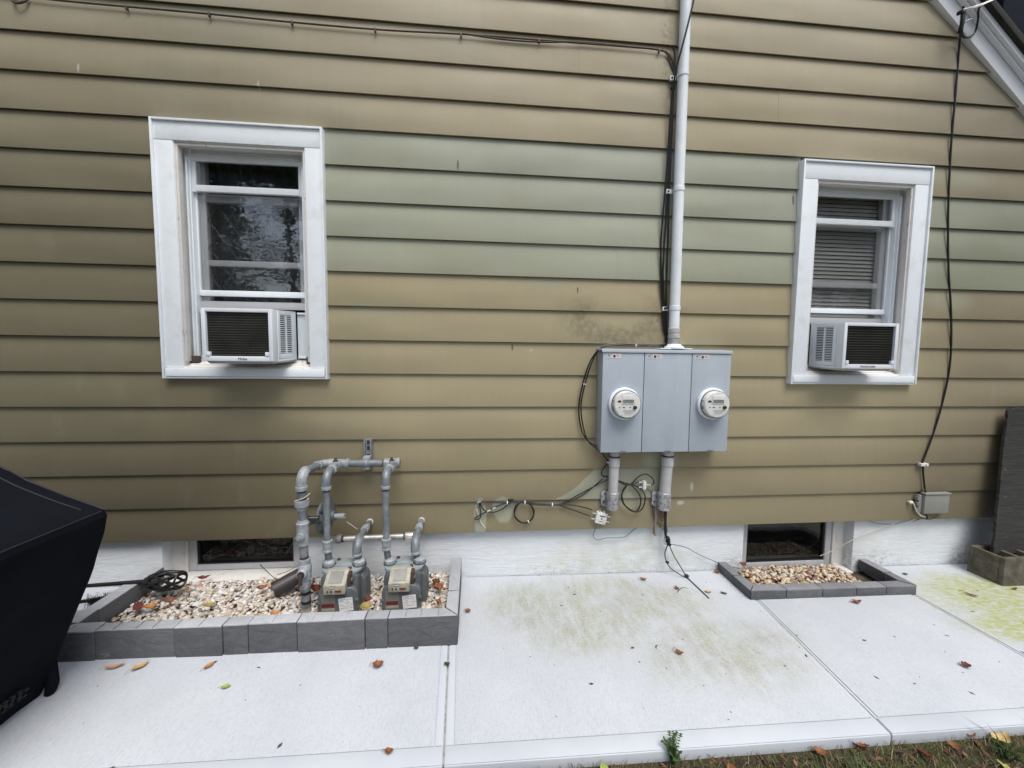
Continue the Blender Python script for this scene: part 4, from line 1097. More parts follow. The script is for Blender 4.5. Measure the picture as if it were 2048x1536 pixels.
tag(MB().tube(W['stub'], .0052, 8, 4).build('cable_stub', M['cable_beige']), 'short cut pale cable end hanging at the siding bottom edge', 'cable')
t = cable('looped_coax', 'black coax loop hanging between the two conduit stubs', 'cable', ['rcab1', 'rcab2', 'rcab3', 'rloop'], r=.0042)
t = cable('thin_drop_wire', 'thin dark wire dropping from the small splitter to the right conduit', 'wire', ['rthin'], mat='cable', r=.0022)
sp = thing('cable_splitter', 'small white cable splitter above the coax loop', 'splitter', (1.075, -.055, .63))
MB().box(1.071, 1.092, -.066, -.032, .604, .658).build('body', M['tie'], sp, bevel=.003)
for z in (.649, .616): MB().tube([(1.046, -.05, z), (1.071, -.05, z)], .0058, 8).build('connector', M['zinctie'], sp)
MB().tube([(1.092, -.05, .632), (1.128, -.05, .630)], .0058, 8).build('connector', M['zinctie'], sp)
jb = thing('cable_junction', 'tilted white square cable junction with coax connectors under the left conduit', 'junction', (.80, -.04, .41))
rotj = Matrix.Rotation(R(14), 3, 'Y')
def jt(p): return tuple(rotj @ Vector(p) + Vector((.801, -.04, .413)))
b = MB(); hw, hh = .036, .037
b.hexa([jt((-hw, -.016, -hh)), jt((hw, -.016, -hh)), jt((hw, .016, -hh)), jt((-hw, .016, -hh))], [jt((-hw, -.016, hh)), jt((hw, -.016, hh)), jt((hw, .016, hh)), jt((-hw, .016, hh))])
b.build('body', M['tie'], jb, bevel=.004)
k = MB()
for (x0, x1, z0, z1) in ((-.016, .022, .012, .019), (-.002, .006, -.006, .003), (.026, .031, .016, .021), (.02, .025, -.03, -.025), (.014, .018, -.012, -.008), (-.012, .014, -.021, -.018)):
    k.hexa([jt((x0, -.0168, z0)), jt((x1, -.0168, z0)), jt((x1, -.0158, z0)), jt((x0, -.0158, z0))], [jt((x0, -.0168, z1)), jt((x1, -.0168, z1)), jt((x1, -.0158, z1)), jt((x0, -.0158, z1))])
k.build('print', M['ink'], jb, smooth=False)
for sx, z in ((-1, .018), (-1, -.018), (1, .018), (1, -.018)):
    MB().tube([jt((sx * .036, 0, z)), jt((sx * .062, 0, z)), jt((sx * .064, 0, z))], [.005, .005, .0075], 8).build('connector', M['zinctie'], jb)
for x in (-.02, .012): MB().tube([jt((x, 0, .037)), jt((x, 0, .05))], .008, 8).build('lug', M['zinc'], jb)
tag(MB().tube(W['green'], .0026, 6, 5).build('ground_wire', M['cable_green']), 'thin green ground wire drooping across the white foundation', 'wire')
t = cable('ground_cable', 'black ground wires splayed from the right conduit down to the pavement', 'wire', ['gblack'], r=.008)
MB().tube([(1.222, -.06, .47), (1.226, -.06, .40), (1.245, -.05, .30), (1.27, -.03, .24)], .0045, 6, 4).build('strand', M['cable'], t)
MB().tube([(1.238, -.055, .47), (1.24, -.055, .36), (1.252, -.045, .30)], .006, 6, 4).build('strand', M['cable'], t)
for k_ in ('gnd1', 'gnd2'): MB().tube(W[k_], .0038, 6, 5).build('strand', M['cable_grey'], t)
MB().tube([(1.256, -.03, .29), (1.246, -.03, .25), (1.252, -.02, .215), (1.275, -.02, .205)], .0025, 6, 4).build('strand', M['cable_green'], t)
for p, r_ in (((1.262, -.036, .262), .013), ((1.27, -.03, .245), .013), ((1.273, -.024, .226), .014), ((1.282, -.022, .207), .013), ((1.275, -.023, .083), .010), ((1.396, -.058, .004), .012)):
    MB().lathe(Vector(p) - Vector((0, 0, .007)), (.2, -.1, 1), [(0, r_ * .7), (.003, r_ * 1.25), (.012, r_ * 1.25), (.015, r_ * .7)], 10).build('clamp', M['black'], t)
tag(MB().tube([(1.396, -.06, G(1.4) + .004), (1.403, -.15, G(1.4) + .004), (1.412, -.285, G(1.4) + .003)], .0042, 6, 4).build('rod', M['cable_grey']), 'grey ground rod end lying in a slot of the pavement', 'ground rod')
tag(MB().tube(W['gnd3'], .0022, 6, 5).build('thin_wire', M['cable_grey']), 'thin grey wire sagging across foundation to right cellar window', 'wire')
tag(MB().tube(W['wireR'], .0026, 6, 5).build('thin_wire', M['cable_beige']), 'thin pale wire slanting from telecom box across right cellar window', 'wire')
tag(MB().tube(W['wireR2'], .0022, 6, 5).build('thin_wire', M['cable_grey']), 'short thin grey wire sagging along foundation left of telecom box', 'wire')
# long cable along the upper board, with clips
t = cable('wall_cable', 'brown cable clipped under the upper siding board from left to the riser', 'cable', ['top', 'top2'], mat='cable_brown', r=.0048)
for p in ((-1.914, -.026, 3.330), (-1.492, -.026, 3.328), (-1.056, -.026, 3.322), (-.60, -.026, 3.322), (-.112, -.026, 3.334), (.349, -.026, 3.337), (1.09, -.026, 3.340)):
    MB().box(p[0] - .005, p[0] + .005, -.034, -.018, p[2] - .016, p[2] + .006).build('clip', M['cable_brown'], t, bevel=.002)
tag(MB().tube([(-2.475, -.02, 3.345), (-2.47, -.03, 3.312), (-2.445, -.035, 3.296), (-2.415, -.03, 3.31), (-2.405, -.02, 3.335)], .006, 8, 4).build('wire_hook', M['cable_brown']), 'small brown wire hook on the siding at top left corner', 'hook')
# cable on the right
t = cable('drop_cable', 'black drop cable hanging down the siding right of the right window', 'cable', ['rcable', 'rcable2'], r=.0058)
MB().box(3.095, 3.152, -.045, -.02, .722, .742).build('clamp', M['tie'], t, bevel=.002)
MB().lathe((3.13, -.0455, .732), (0, -1, 0), [(0, .005), (.002, .004)], 8).build('screw', M['ink'], t)
t = thing('drip_loop', 'black drip loop and shiny cable clamp at the white rake board', 'cable', (3.05, -.1, 3.6))
MB().tube(W['dripl'][:1] + W['dripl'][1:] + W['dripl2'][1:], .0055, 8, 5).build('loop', M['cable'], t)
MB().tube([(3.037, -.1, 3.66), (3.038, -.1, 3.60), (3.05, -.08, 3.55)], .011, 8, 3).build('sleeve', M['black'], t)
MB().tube([(3.018, -.085, 3.660), (3.024, -.110, 3.658)], .012, 8).build('insulator', M['black'], t)
MB().tube([(3.022, -.11, 3.665), (3.10, -.14, 3.675), (3.25, -.18, 3.735), (3.6, -.3, 3.9)], .0032, 6, 3).build('guy_wire', M['zinctie'], t)
MB().tube([(3.026, -.11, 3.656), (3.10, -.14, 3.668), (3.25, -.18, 3.728)], .0028, 6, 3).build('guy_wire', M['zinctie'], t)
MB().tube([(3.07, -.06, 3.60), (3.08, -.085, 3.618), (3.12, -.09, 3.635), (3.14, -.06, 3.64)], .005, 6, 3).build('bracket', M['zinctie'], t)
MB().box(3.03, 3.045, -.105, -.09, 3.60, 3.615).build('clip', M['tie'], t, bevel=.002)
# telecom box
tb = thing('telecom_box', 'small grey telecom box fixed low on the siding at right', 'telecom box', (3.2, -.02, .375))
MB().box(3.125, 3.318, -.062, -.019, .385, .522).build('cover', M['boxgrey'], tb, bevel=.008)
MB().box(3.122, 3.324, -.068, -.030, .5235, .534).build('lid_lip', M['boxgrey'], tb, bevel=.003)
MB().box(3.100, 3.1235, -.045, -.019, .39, .515).build('hinge_side', M['boxgrey'], tb, bevel=.003)
for z in (.40, .44, .48): MB().box(3.088, 3.10, -.045, -.022, z, z + .024).build('hinge', M['strut'], tb, bevel=.002)
MB().box(3.135, 3.160, -.04, -.019, .536, .556).build('lug', M['strut'], tb, bevel=.002)
MB().tube(W['boxw'], .0052, 6, 4).build('lead_wire', M['cable_beige'], tb)
MB().tube([(3.048, -.025, .462), (3.062, -.035, .458)], .011, 8).build('bushing', M['tie'], tb)
MB().tube([(3.165, -.045, .375), (3.18, -.04, .352), (3.19, -.03, .335)], .006, 6, 3).build('lead_wire', M['cable'], tb)
MB().tube([(3.125, -.0, .305), (3.18, -.02, .335), (3.23, -.02, .325), (3.26, -.03, .345), (3.265, -.04, .372)], .0020, 6, 4).build('lead_wire', M['cable_brown'], tb)

# ================================================================ RAISED BEDS
def blockmb(pts, z0, z1, seedv):
    """one split-faced block from a plan polygon (4 pts), edges slightly worn"""
    rnd = random.Random(seedv)
    m_ = MB()
    j = lambda: rnd.uniform(-.0016, .0016)
    b = [(x + j(), y + j(), (z0(x) if callable(z0) else z0)) for x, y in pts]
    dz = rnd.uniform(-.003, .003)
    t = [(x + j(), y + j(), (z1(x) if callable(z1) else z1) + dz + j()) for x, y in pts]
    return m_.hexa(b, t)
M['cap_dark'] = paver_mat('grey_cap_skylit', (0.20, 0.205, 0.22), (0.27, 0.275, 0.29), (0.40, 0.41, 0.43))  # low bed tops likewise painted paler than the faces for skylight
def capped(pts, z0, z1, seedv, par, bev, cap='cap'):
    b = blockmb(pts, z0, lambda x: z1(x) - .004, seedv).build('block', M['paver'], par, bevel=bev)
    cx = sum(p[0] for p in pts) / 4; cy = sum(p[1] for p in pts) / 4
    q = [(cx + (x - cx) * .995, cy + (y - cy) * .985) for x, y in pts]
    blockmb(q, lambda x: z1(x) - .0065, z1, seedv).build('skylit_cap', M[cap], b, bevel=.002)  # thin top strip whose paler colour carries the skylight
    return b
bed = thing('raised_bed', 'large raised bed of grey blocks around the gas meters, filled with pebbles', 'raised bed', (-1.0, -0.3, 0.02))
LZ0 = lambda x: G(x) - .004
LZ1 = lambda x: 0.172 + G(x) * 0.25 - .004
seamx = [-1.98, -1.762, -1.418, -1.203, -1.09, -0.866, -0.549, -0.440, -0.100]
g = .0016
for i in range(len(seamx) - 1):
    a, b = seamx[i] + g, seamx[i + 1] - g
    yf = -0.577 + 0.004 * math.sin(i * 2.1)
    yi = -0.515
    if i == len(seamx) - 2:
        pts = [(a, yf), (b, yf), (b - .0635, yi), (a, yi)]          # mitred corner
    elif i == 0:
        pts = [(a, yf), (b, yf), (b, yi), (a + .085, yi)]
    else:
        pts = [(a, yf), (b, yf), (b, yi), (a, yi)]
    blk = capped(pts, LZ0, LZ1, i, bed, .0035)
    # shallow chamfer strokes across the top
    for q in range(1, int((b - a) / .075)):
        x = a + (b - a) * q / int((b - a) / .075) + random.uniform(-.012, .012)
        MB().box(x - .0012, x + .0012, yf + .004, yi - .004, LZ1(x) - .001, LZ1(x) + .0030).build('top_score', M['joint'], blk, smooth=False)
for i, (ya, yb) in enumerate(((-.575, -.378), (-.375, -.03))):          # right side
    if i == 0: pts = [(-.100, ya), (-.100, yb), (-.163, yb), (-.163, -.5135)]
    else: pts = [(-.100, ya), (-.104, yb), (-.167, yb), (-.163, ya)]
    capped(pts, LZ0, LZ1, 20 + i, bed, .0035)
for i, (ya, yb) in enumerate(((-.513, -.418), (-.415, -.02))):          # left side
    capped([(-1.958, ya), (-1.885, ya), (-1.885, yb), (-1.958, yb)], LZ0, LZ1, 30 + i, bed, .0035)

bed2 = thing('raised_bed', 'small low bed edged with grey blocks under the right cellar window', 'raised bed', (2.2, -0.15, -0.02))
RZ0 = lambda x: G(x) - .004
RZ1 = lambda x: G(x) + .058
sx2 = [1.662, 1.898, 2.14, 2.37, 2.578, 2.788]
for i in range(5):
    a, b = sx2[i] + g, sx2[i + 1] - g
    pts = [(a, -.312), (b, -.312), (b, -.250), (a, -.250)]
    if i == 0: pts = [(a, -.312), (b, -.312), (b, -.250), (a + .062, -.250)]
    if i == 4: pts = [(a, -.312), (b, -.312), (b - .062, -.250), (a, -.250)]
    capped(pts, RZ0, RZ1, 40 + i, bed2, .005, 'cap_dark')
for i, (xa, xb, ya, yb) in enumerate(((1.662, 1.724, -.309, -.150), (1.664, 1.726, -.147, .015), (2.726, 2.788, -.309, -.165), (2.728, 2.790, -.162, .012))):
    if i == 0: pts = [(xa, ya), (xb, ya + .062), (xb, yb), (xa, yb)]
    elif i == 2: pts = [(xa, ya + .062), (xb, ya), (xb, yb), (xa, yb)]
    else: pts = [(xa, ya), (xb, ya), (xb, yb), (xa, yb)]
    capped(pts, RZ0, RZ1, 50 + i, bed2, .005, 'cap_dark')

# pebbles: lumpy ellipsoids piled on a shallow heap
def ico(sub):
    bm = bmesh.new(); bmesh.ops.create_icosphere(bm, subdivisions=sub, radius=1)
    v = [x.co.copy() for x in bm.verts]; f_ = [[q.index for q in x.verts] for x in bm.faces]
    bm.free(); return v, f_
ICO = ico(2)
def pebbles(name, label, region, hfun, n, mat, rmin, rmax, seedv, avoid=()):
    rnd = random.Random(seedv)
    m_ = MB(); x0, x1, y0, y1 = region
    vs_, fs_ = ICO
    k = 0
    while k < n:
        x = rnd.uniform(x0, x1); y = rnd.uniform(y0, y1)
        if any((x - ax) ** 2 + (y - ay) ** 2 < ar * ar for ax, ay, ar in avoid): continue
        k += 1
        r = rmin + (rmax - rmin) * rnd.random() ** 1.8
        sx, sy, sz = r * rnd.uniform(.85, 1.45), r * rnd.uniform(.7, 1.05), r * rnd.uniform(.45, .8)
        q = Matrix.Rotation(rnd.uniform(0, 6.3), 3, 'Z') @ Matrix.Rotation(rnd.gauss(0, .35), 3, 'X') @ Matrix.Rotation(rnd.gauss(0, .35), 3, 'Y')
        z = hfun(x, y) - rnd.random() ** .7 * 0.016
        ph = rnd.uniform(0, 99); o = len(m_.v)
        for p in vs_:
            d = 1 + .16 * mnoise.noise(p * 1.1 + Vector((ph, 0, 0)))
            w_ = q @ Vector((p.x * sx * d, p.y * sy * d, p.z * sz * d))
            m_.v.append(Vector((x, y, z)) + w_)
        m_.f += [[a + o for a in f_] for f_ in fs_]
    ob = m_.build(name, mat, None, ang=180)
    tag(ob, label, 'pebbles'); ob['kind'] = 'stuff'
    return ob
def hL(x, y):
    return 0.080 + 0.018 * min(1, max(0, (-0.10 - y) / 0.42)) + .008 * mnoise.noise(Vector((x * 5, y * 5, 0)))
pebbles('pebbles', 'white and tan river pebbles filling the large raised bed', (-1.878, -.172, -.508, -.03), hL, 4600, M['pebble'], .007, .0155, 3)
under = MB().prism_z([(-1.89, -.02), (-1.89, -.53), (-.16, -.53), (-.16, -.02)], 0.0, .066).build('bed_fill', M['soil'], bed, smooth=False)
def hR(x, y): return G(x) - .026 + .020 * max(0, (y + .25) / .25) + .006 * mnoise.noise(Vector((x * 6, y * 6, 3)))
pebbles('pebbles', 'tan and brown pebbles inside the small low bed', (1.735, 2.60, -.245, .06), hR, 1100, M['pebble_tan'], .008, .017, 5)
MB().prism_z([(1.72, .02), (1.72, -.255), (2.73, -.255), (2.73, .02)], lambda x: G(x) - .060, lambda x: G(x) - .042).build('bed_fill', M['soil'], bed2, smooth=False)

# ================================================================ GAS PIPEWORK AND METERS
class GB(MB):
    K = 0.86
    def tube(s, pts, r, n=8, sub=1, cap=True):
        return MB.tube(s, pts, [q * s.K for q in r] if isinstance(r, (list, tuple)) else r * s.K, n, sub, cap)
    def lathe(s, org, axis, prof, n=20, cap=True):
        return MB.lathe(s, org, axis, [(t_, r * s.K) for t_, r in prof], n, cap)
gp = thing('gas_pipework', 'grey gas riser with elbow, manifold pipe and valves feeding the gas meters', 'gas pipes', (-.914, -.38, .08))
rx, ry = -.913, -.38
rr = .0245
def ring(o, ax, r, h, mat, name, par, n=18, lip=.002):
    return GB().lathe(o, ax, [(0, r - lip), (lip, r), (h - lip, r), (h, r - lip)], n).build(name, mat, par)
GB().tube([(-.908, ry, .05), (-.909, ry, .23)], .0275, 18).build('sleeve_pipe', M['galv'], gp)
GB().lathe((-.908, ry, .085), (0, 0, 1), [(0, .0285), (.03, .0285)], 18).build('pale_band', M['cream'], gp)
for z, tl in ((.145, .16), (.195, 0.0)):
    GB().lathe((-.909, ry, z), (tl, -.12, 1), [(0, .0285), (.016, .0285)], 18).build('black_tape', M['black'], gp)
GB().lathe((-.910, ry, .225), (0, 0, 1), [(0, .0275), (.012, .030), (.045, .030), (.05, .036), (.112, .038), (.125, .036), (.135, .031), (.142, .033), (.158, .033), (.16, .026)], 18).build('stop_cock', M['galv_light'], gp, ang=30)
cock = GB().lathe((-.910, ry - .028, .318), (0, -1, 0), [(0, .030), (.014, .030), (.018, .026)], 20).build('cock_face', M['galv_light'], gp)
GB().lathe((-.910, ry - .046, .318), (0, -1, 0), [(0, .021), (.004, .021)], 18).build('cock_bore', M['ink'], cock)
GB().box(-.918, -.902, ry - .062, ry - .050, .268, .325).build('cock_key', M['rust'], cock, bevel=.004)
GB().tube([(-.912, ry, .375), (-.915, ry, .80)], rr, 18).build('riser_pipe', M['galv'], gp)
GB().lathe((-.912, ry, .384), (0, 0, 1), [(0, .0252), (.014, .0252)], 18).build('rusty_thread', M['rust'], gp)
GB().lathe((-.915, ry, .455), (0, 0, 1), [(0, .030), (.006, .035), (.014, .035), (.02, .033), (.105, .035), (.112, .037), (.124, .037), (.128, .031), (.14, .028)], 20).build('service_tee', M['galv_light'], gp, ang=30)
GB().lathe((-.915, ry - .030, .515), (0, -1, 0), [(0, .026), (.010, .024), (.012, .013), (.020, .013), (.022, .010)], 16).build('tee_plug', M['galv_light'], gp)
GB().lathe((-.915, ry, .668), (0, 0, 1), [(-.02, .028), (-.006, .030), (0, .040), (.026, .0415), (.034, .040), (.036, .026)], 10).build('union_nut', M['galv_light'], gp, ang=25)
GB().lathe((-.915, ry, .704), (0, 0, 1), [(0, .0265), (.01, .0265)], 18).build('black_tape', M['black'], gp)
GB().tube([(-.945, ry - .02, .70), (-.92, ry - .032, .712), (-.89, ry - .03, .722), (-.865, ry - .02, .742)], .0032, 6, 4).build('zip_tie', M['cable_beige'], gp)
GB().tube([(-.940, ry - .01, .50), (-.965, ry - .02, .47), (-.995, ry - .02, .42)], .0022, 6, 3).build('loose_tie', M['ink'], gp)
# elbow back to the manifold
arc = [Vector((-.915, ry + .052 * (1 - math.cos(a)), .788 + .052 * math.sin(a))) for a in [i * math.pi / 16 for i in range(9)]]
GB().tube([Vector((-.915, ry, .765))] + arc, .0305, 18).build('elbow', M['galv_light'], gp)
ring((-.915, ry, .752), (0, 0, 1), .0345, .022, M['galv_light'], 'elbow_collar', gp)
GB().lathe((-.915, ry, .742), (0, 0, 1), [(0, .026), (.011, .026)], 16).build('rusty_thread', M['rust'], gp)
GB().tube([(-.915, ry + .05, .84), (-.915, -.16, .822)], rr, 16).build('return_pipe', M['galv'], gp)
arc = [Vector((-.915 + .06 * (1 - math.cos(a)), -.150 + .06 * math.sin(a), .818 - .008 * i / 8)) for i, a in enumerate([i * math.pi / 16 for i in range(9)])]
GB().tube([Vector((-.915, -.185, .826)), Vector((-.915, -.165, .822))] + arc, .0305, 18).build('elbow', M['galv_light'], gp)
ring((-.872, -.09, .81), (1, 0, 0), .0345, .020, M['galv_light'], 'elbow_collar', gp)
GB().tube([(-.86, -.09, .81), (-.47, -.09, .808)], .0255, 18).build('manifold_pipe', M['galv'], gp)
for xt, hx in ((-.825, 1), (-.508, 0)):
    tb_ = GB().lathe((xt - .058, -.09, .81), (1, 0, 0), [(0, .030), (.003, .0345), (.016, .0345), (.02, .031), (.096 if hx else .07, .031), (.10 if hx else .08, .0345), (.114 if hx else .092, .0345), (.116 if hx else .094, .028)], 18)
    tb_.tube([(xt, -.09, .81), (xt, -.135, .81)], .030, 16)
    tb_.build('manifold_tee', M['galv_light'], gp)
    GB().lathe((xt - .064, -.09, .81), (1, 0, 0), [(0, .0265), (.005, .0265)], 16).build('rusty_thread', M['rust'], gp)
    # lock valve facing the viewer
    vv = GB().lathe((xt, -.135, .81), (0, -1, 0), [(0, .027), (.008, .030), (.022, .030), (.026, .025), (.052, .025), (.056, .033), (.085, .034), (.09, .030)], 8)
    val = vv.build('lock_valve', M['galv_light'], gp, bevel=.002, ang=25)
    GB().lathe((xt + .004, -.165, .828), (0, 0, 1), [(0, .017), (.022, .016), (.024, .009), (.034, .009)], 12).build('valve_plug', M['rust'], val)
    GB().box(xt - .004, xt + .038, -.185, -.172, .828, .844).build('valve_tab', M['galv_light'], val, bevel=.003)
    xi = xt - .002
    arc = [Vector((xi, -.235 - .055 * math.sin(a), .755 + .055 * math.cos(a))) for a in [i * math.pi / 16 for i in range(9)]]
    ip = GB().tube([Vector((xi, -.212, .81))] + arc + [Vector((xi, -.292, .735))], .0265, 18).build('inlet_elbow', M['galv'], gp)
    ring((xi, -.292, .722), (0, 0, 1), .0305, .018, M['galv_light'], 'elbow_collar', ip)
    GB().lathe((xi, -.292, .712), (0, 0, 1), [(0, .0222), (.011, .0222)], 16).build('rusty_thread', M['rust'], ip)
    GB().tube([(xi, -.292, .735), (xi + .002, -.298, .42)], .0212, 18).build('inlet_pipe', M['galv'], gp)
    GB().lathe((xi + .002, -.298, .375), (0, 0, 1), [(0, .027), (.003, .0305), (.012, .0305), (.014, .0275), (.052, .0275), (.054, .0305), (.064, .0305), (.067, .026)], 18).build('coupling', M['galv_light'], gp)
    # swivel to meter
    GB().tube([(xi + .002, -.298, .385), (xi + .006, -.30, .355), (xi + .010, -.30, .33), (xi + .012, -.30, .31)], .0205, 16, 3).build('swivel', M['mgrey'], gp)
    # outlet from the meter back to the wall
    xo = xt + .163
    arc = [Vector((xo - .006, -.300 + .05 * (1 - math.cos(a)), .372 + .048 * math.sin(a))) for a in [i * math.pi / 16 for i in range(9)]]
    op = GB().tube([Vector((xo - .004, -.300, .352))] + arc + [Vector((xo - .01, -.232, .418))], .0285, 16).build('outlet_elbow', M['galv'], gp)
    ring((xo - .004, -.30, .350), (0, 0, 1), .0315, .014, M['galv_light'], 'elbow_collar', op)
    GB().tube([(xo - .01, -.235, .418), (xo - .012, -.012, .416)], .0195, 16).build('outlet_pipe', M['galv'], gp)
    GB().lathe((xo - .012, -.145, .417), (0, 1, 0), [(0, .020), (.003, .0265), (.016, .0265), (.018, .023), (.03, .023), (.032, .0265), (.043, .0265), (.045, .020)], 16).build('coupling', M['galv_light'], gp)
    GB().lathe((xo - .012, -.026, .416), (0, 1, 0), [(0, .0235), (.007, .0245)], 16).build('wall_collar', M['tie'], gp)
    GB().tube([(xo, -.300, .36), (xo + .003, -.30, .34), (xo + .006, -.30, .31)], .0195, 16, 2).build('swivel', M['mgrey'], gp)
GB().tube([(-.785, -.20, .398), (-.415, -.20, .404)], .0185, 16).build('bypass_pipe', M['galv_new'], gp)
GB().lathe((-.812, -.20, .398), (1, 0, 0), [(0, .026), (.004, .028), (.028, .028), (.030, .020)], 14).build('bypass_cap', M['strut'], gp)
GB().lathe((-.783, -.20, .398), (1, 0, 0), [(0, .0215), (.014, .0215)], 14).build('rusty_thread', M['rust'], gp)
GB().lathe((-.432, -.20, .404), (1, 0, 0), [(0, .0215), (.008, .0215), (.009, .027), (.055, .027), (.06, .022)], 14).box(-.418, -.372, -.228, -.172, .362, .405).build('bypass_tee', M['galv_new'], gp, bevel=.003)
GB().lathe((-.434, -.20, .404), (1, 0, 0), [(0, .0205), (.010, .0225)], 14).build('rusty_thread', M['rust'], gp)
GB().lathe((-.673, -.09, .81), (1, 0, 0), [(0, .028), (.012, .0275)], 16).box(-.690, -.650, -.10, -.045, .772, .848).build('pipe_clamp', M['galv_light'], gp, bevel=.003)
reg = MB().lathe((-.885, -.235, .553), (1, -.12, 0), [(0, .045), (.014, .060), (.022, .088), (.025, .098), (.038, .098), (.041, .090), (.050, .066), (.058, .050), (.064, .032), (.085, .027)], 28).build('regulator', M['mgrey'], gp, ang=28)
for i in range(10):
    a = i * 2 * math.pi / 10
    MB().lathe((-.864, -.2375 + .090 * math.cos(a), .553 + .090 * math.sin(a)), (1, -.12, 0), [(0, .008), (.022, .008)], 6).build('bolt', M['ink'], reg)
GB().tube([(-.915, ry, .56), (-.90, -.30, .555), (-.88, -.24, .553)], .024, 14, 3).build('regulator_neck', M['mgrey'], reg)
GB().box(-.905, -.842, -.352, -.346, .575, .600).build('black_tag', M['ink'], reg, bevel=.001)
GB().box(-.898, -.850, -.3535, -.352, .590, .595).build('tag_print', M['inkgrey'], reg, smooth=False)
GB().tube([(-.805, -.245, .553), (-.745, -.25, .555)], .017, 12).build('vent', M['galv_light'], reg)
GB().box(-.843, -.838, -.30, -.28, .52, .56).build('pale_tag', M['sticker'], reg)
GB().tube([(-.735, -.25, .52), (-.70, -.26, .50), (-.675, -.26, .48)], .0018, 5, 3).build('seal_wire', M['cable_beige'], reg)
us = thing('strut_bracket', 'slotted steel strut bracket on the siding behind the manifold pipe', 'bracket', (-.673, -.02, .76))
MB().box(-.695, -.650, -.033, -.019, .752, .945).box(-.695, -.688, -.056, -.033, .752, .945).box(-.657, -.650, -.056, -.033, .752, .945).build('channel', M['strut'], us, bevel=.0015)
for z in (.79, .84, .89, .925): MB().box(-.680, -.665, -.0355, -.0332, z - .012, z + .012).build('slot', M['ink'], us, smooth=False)

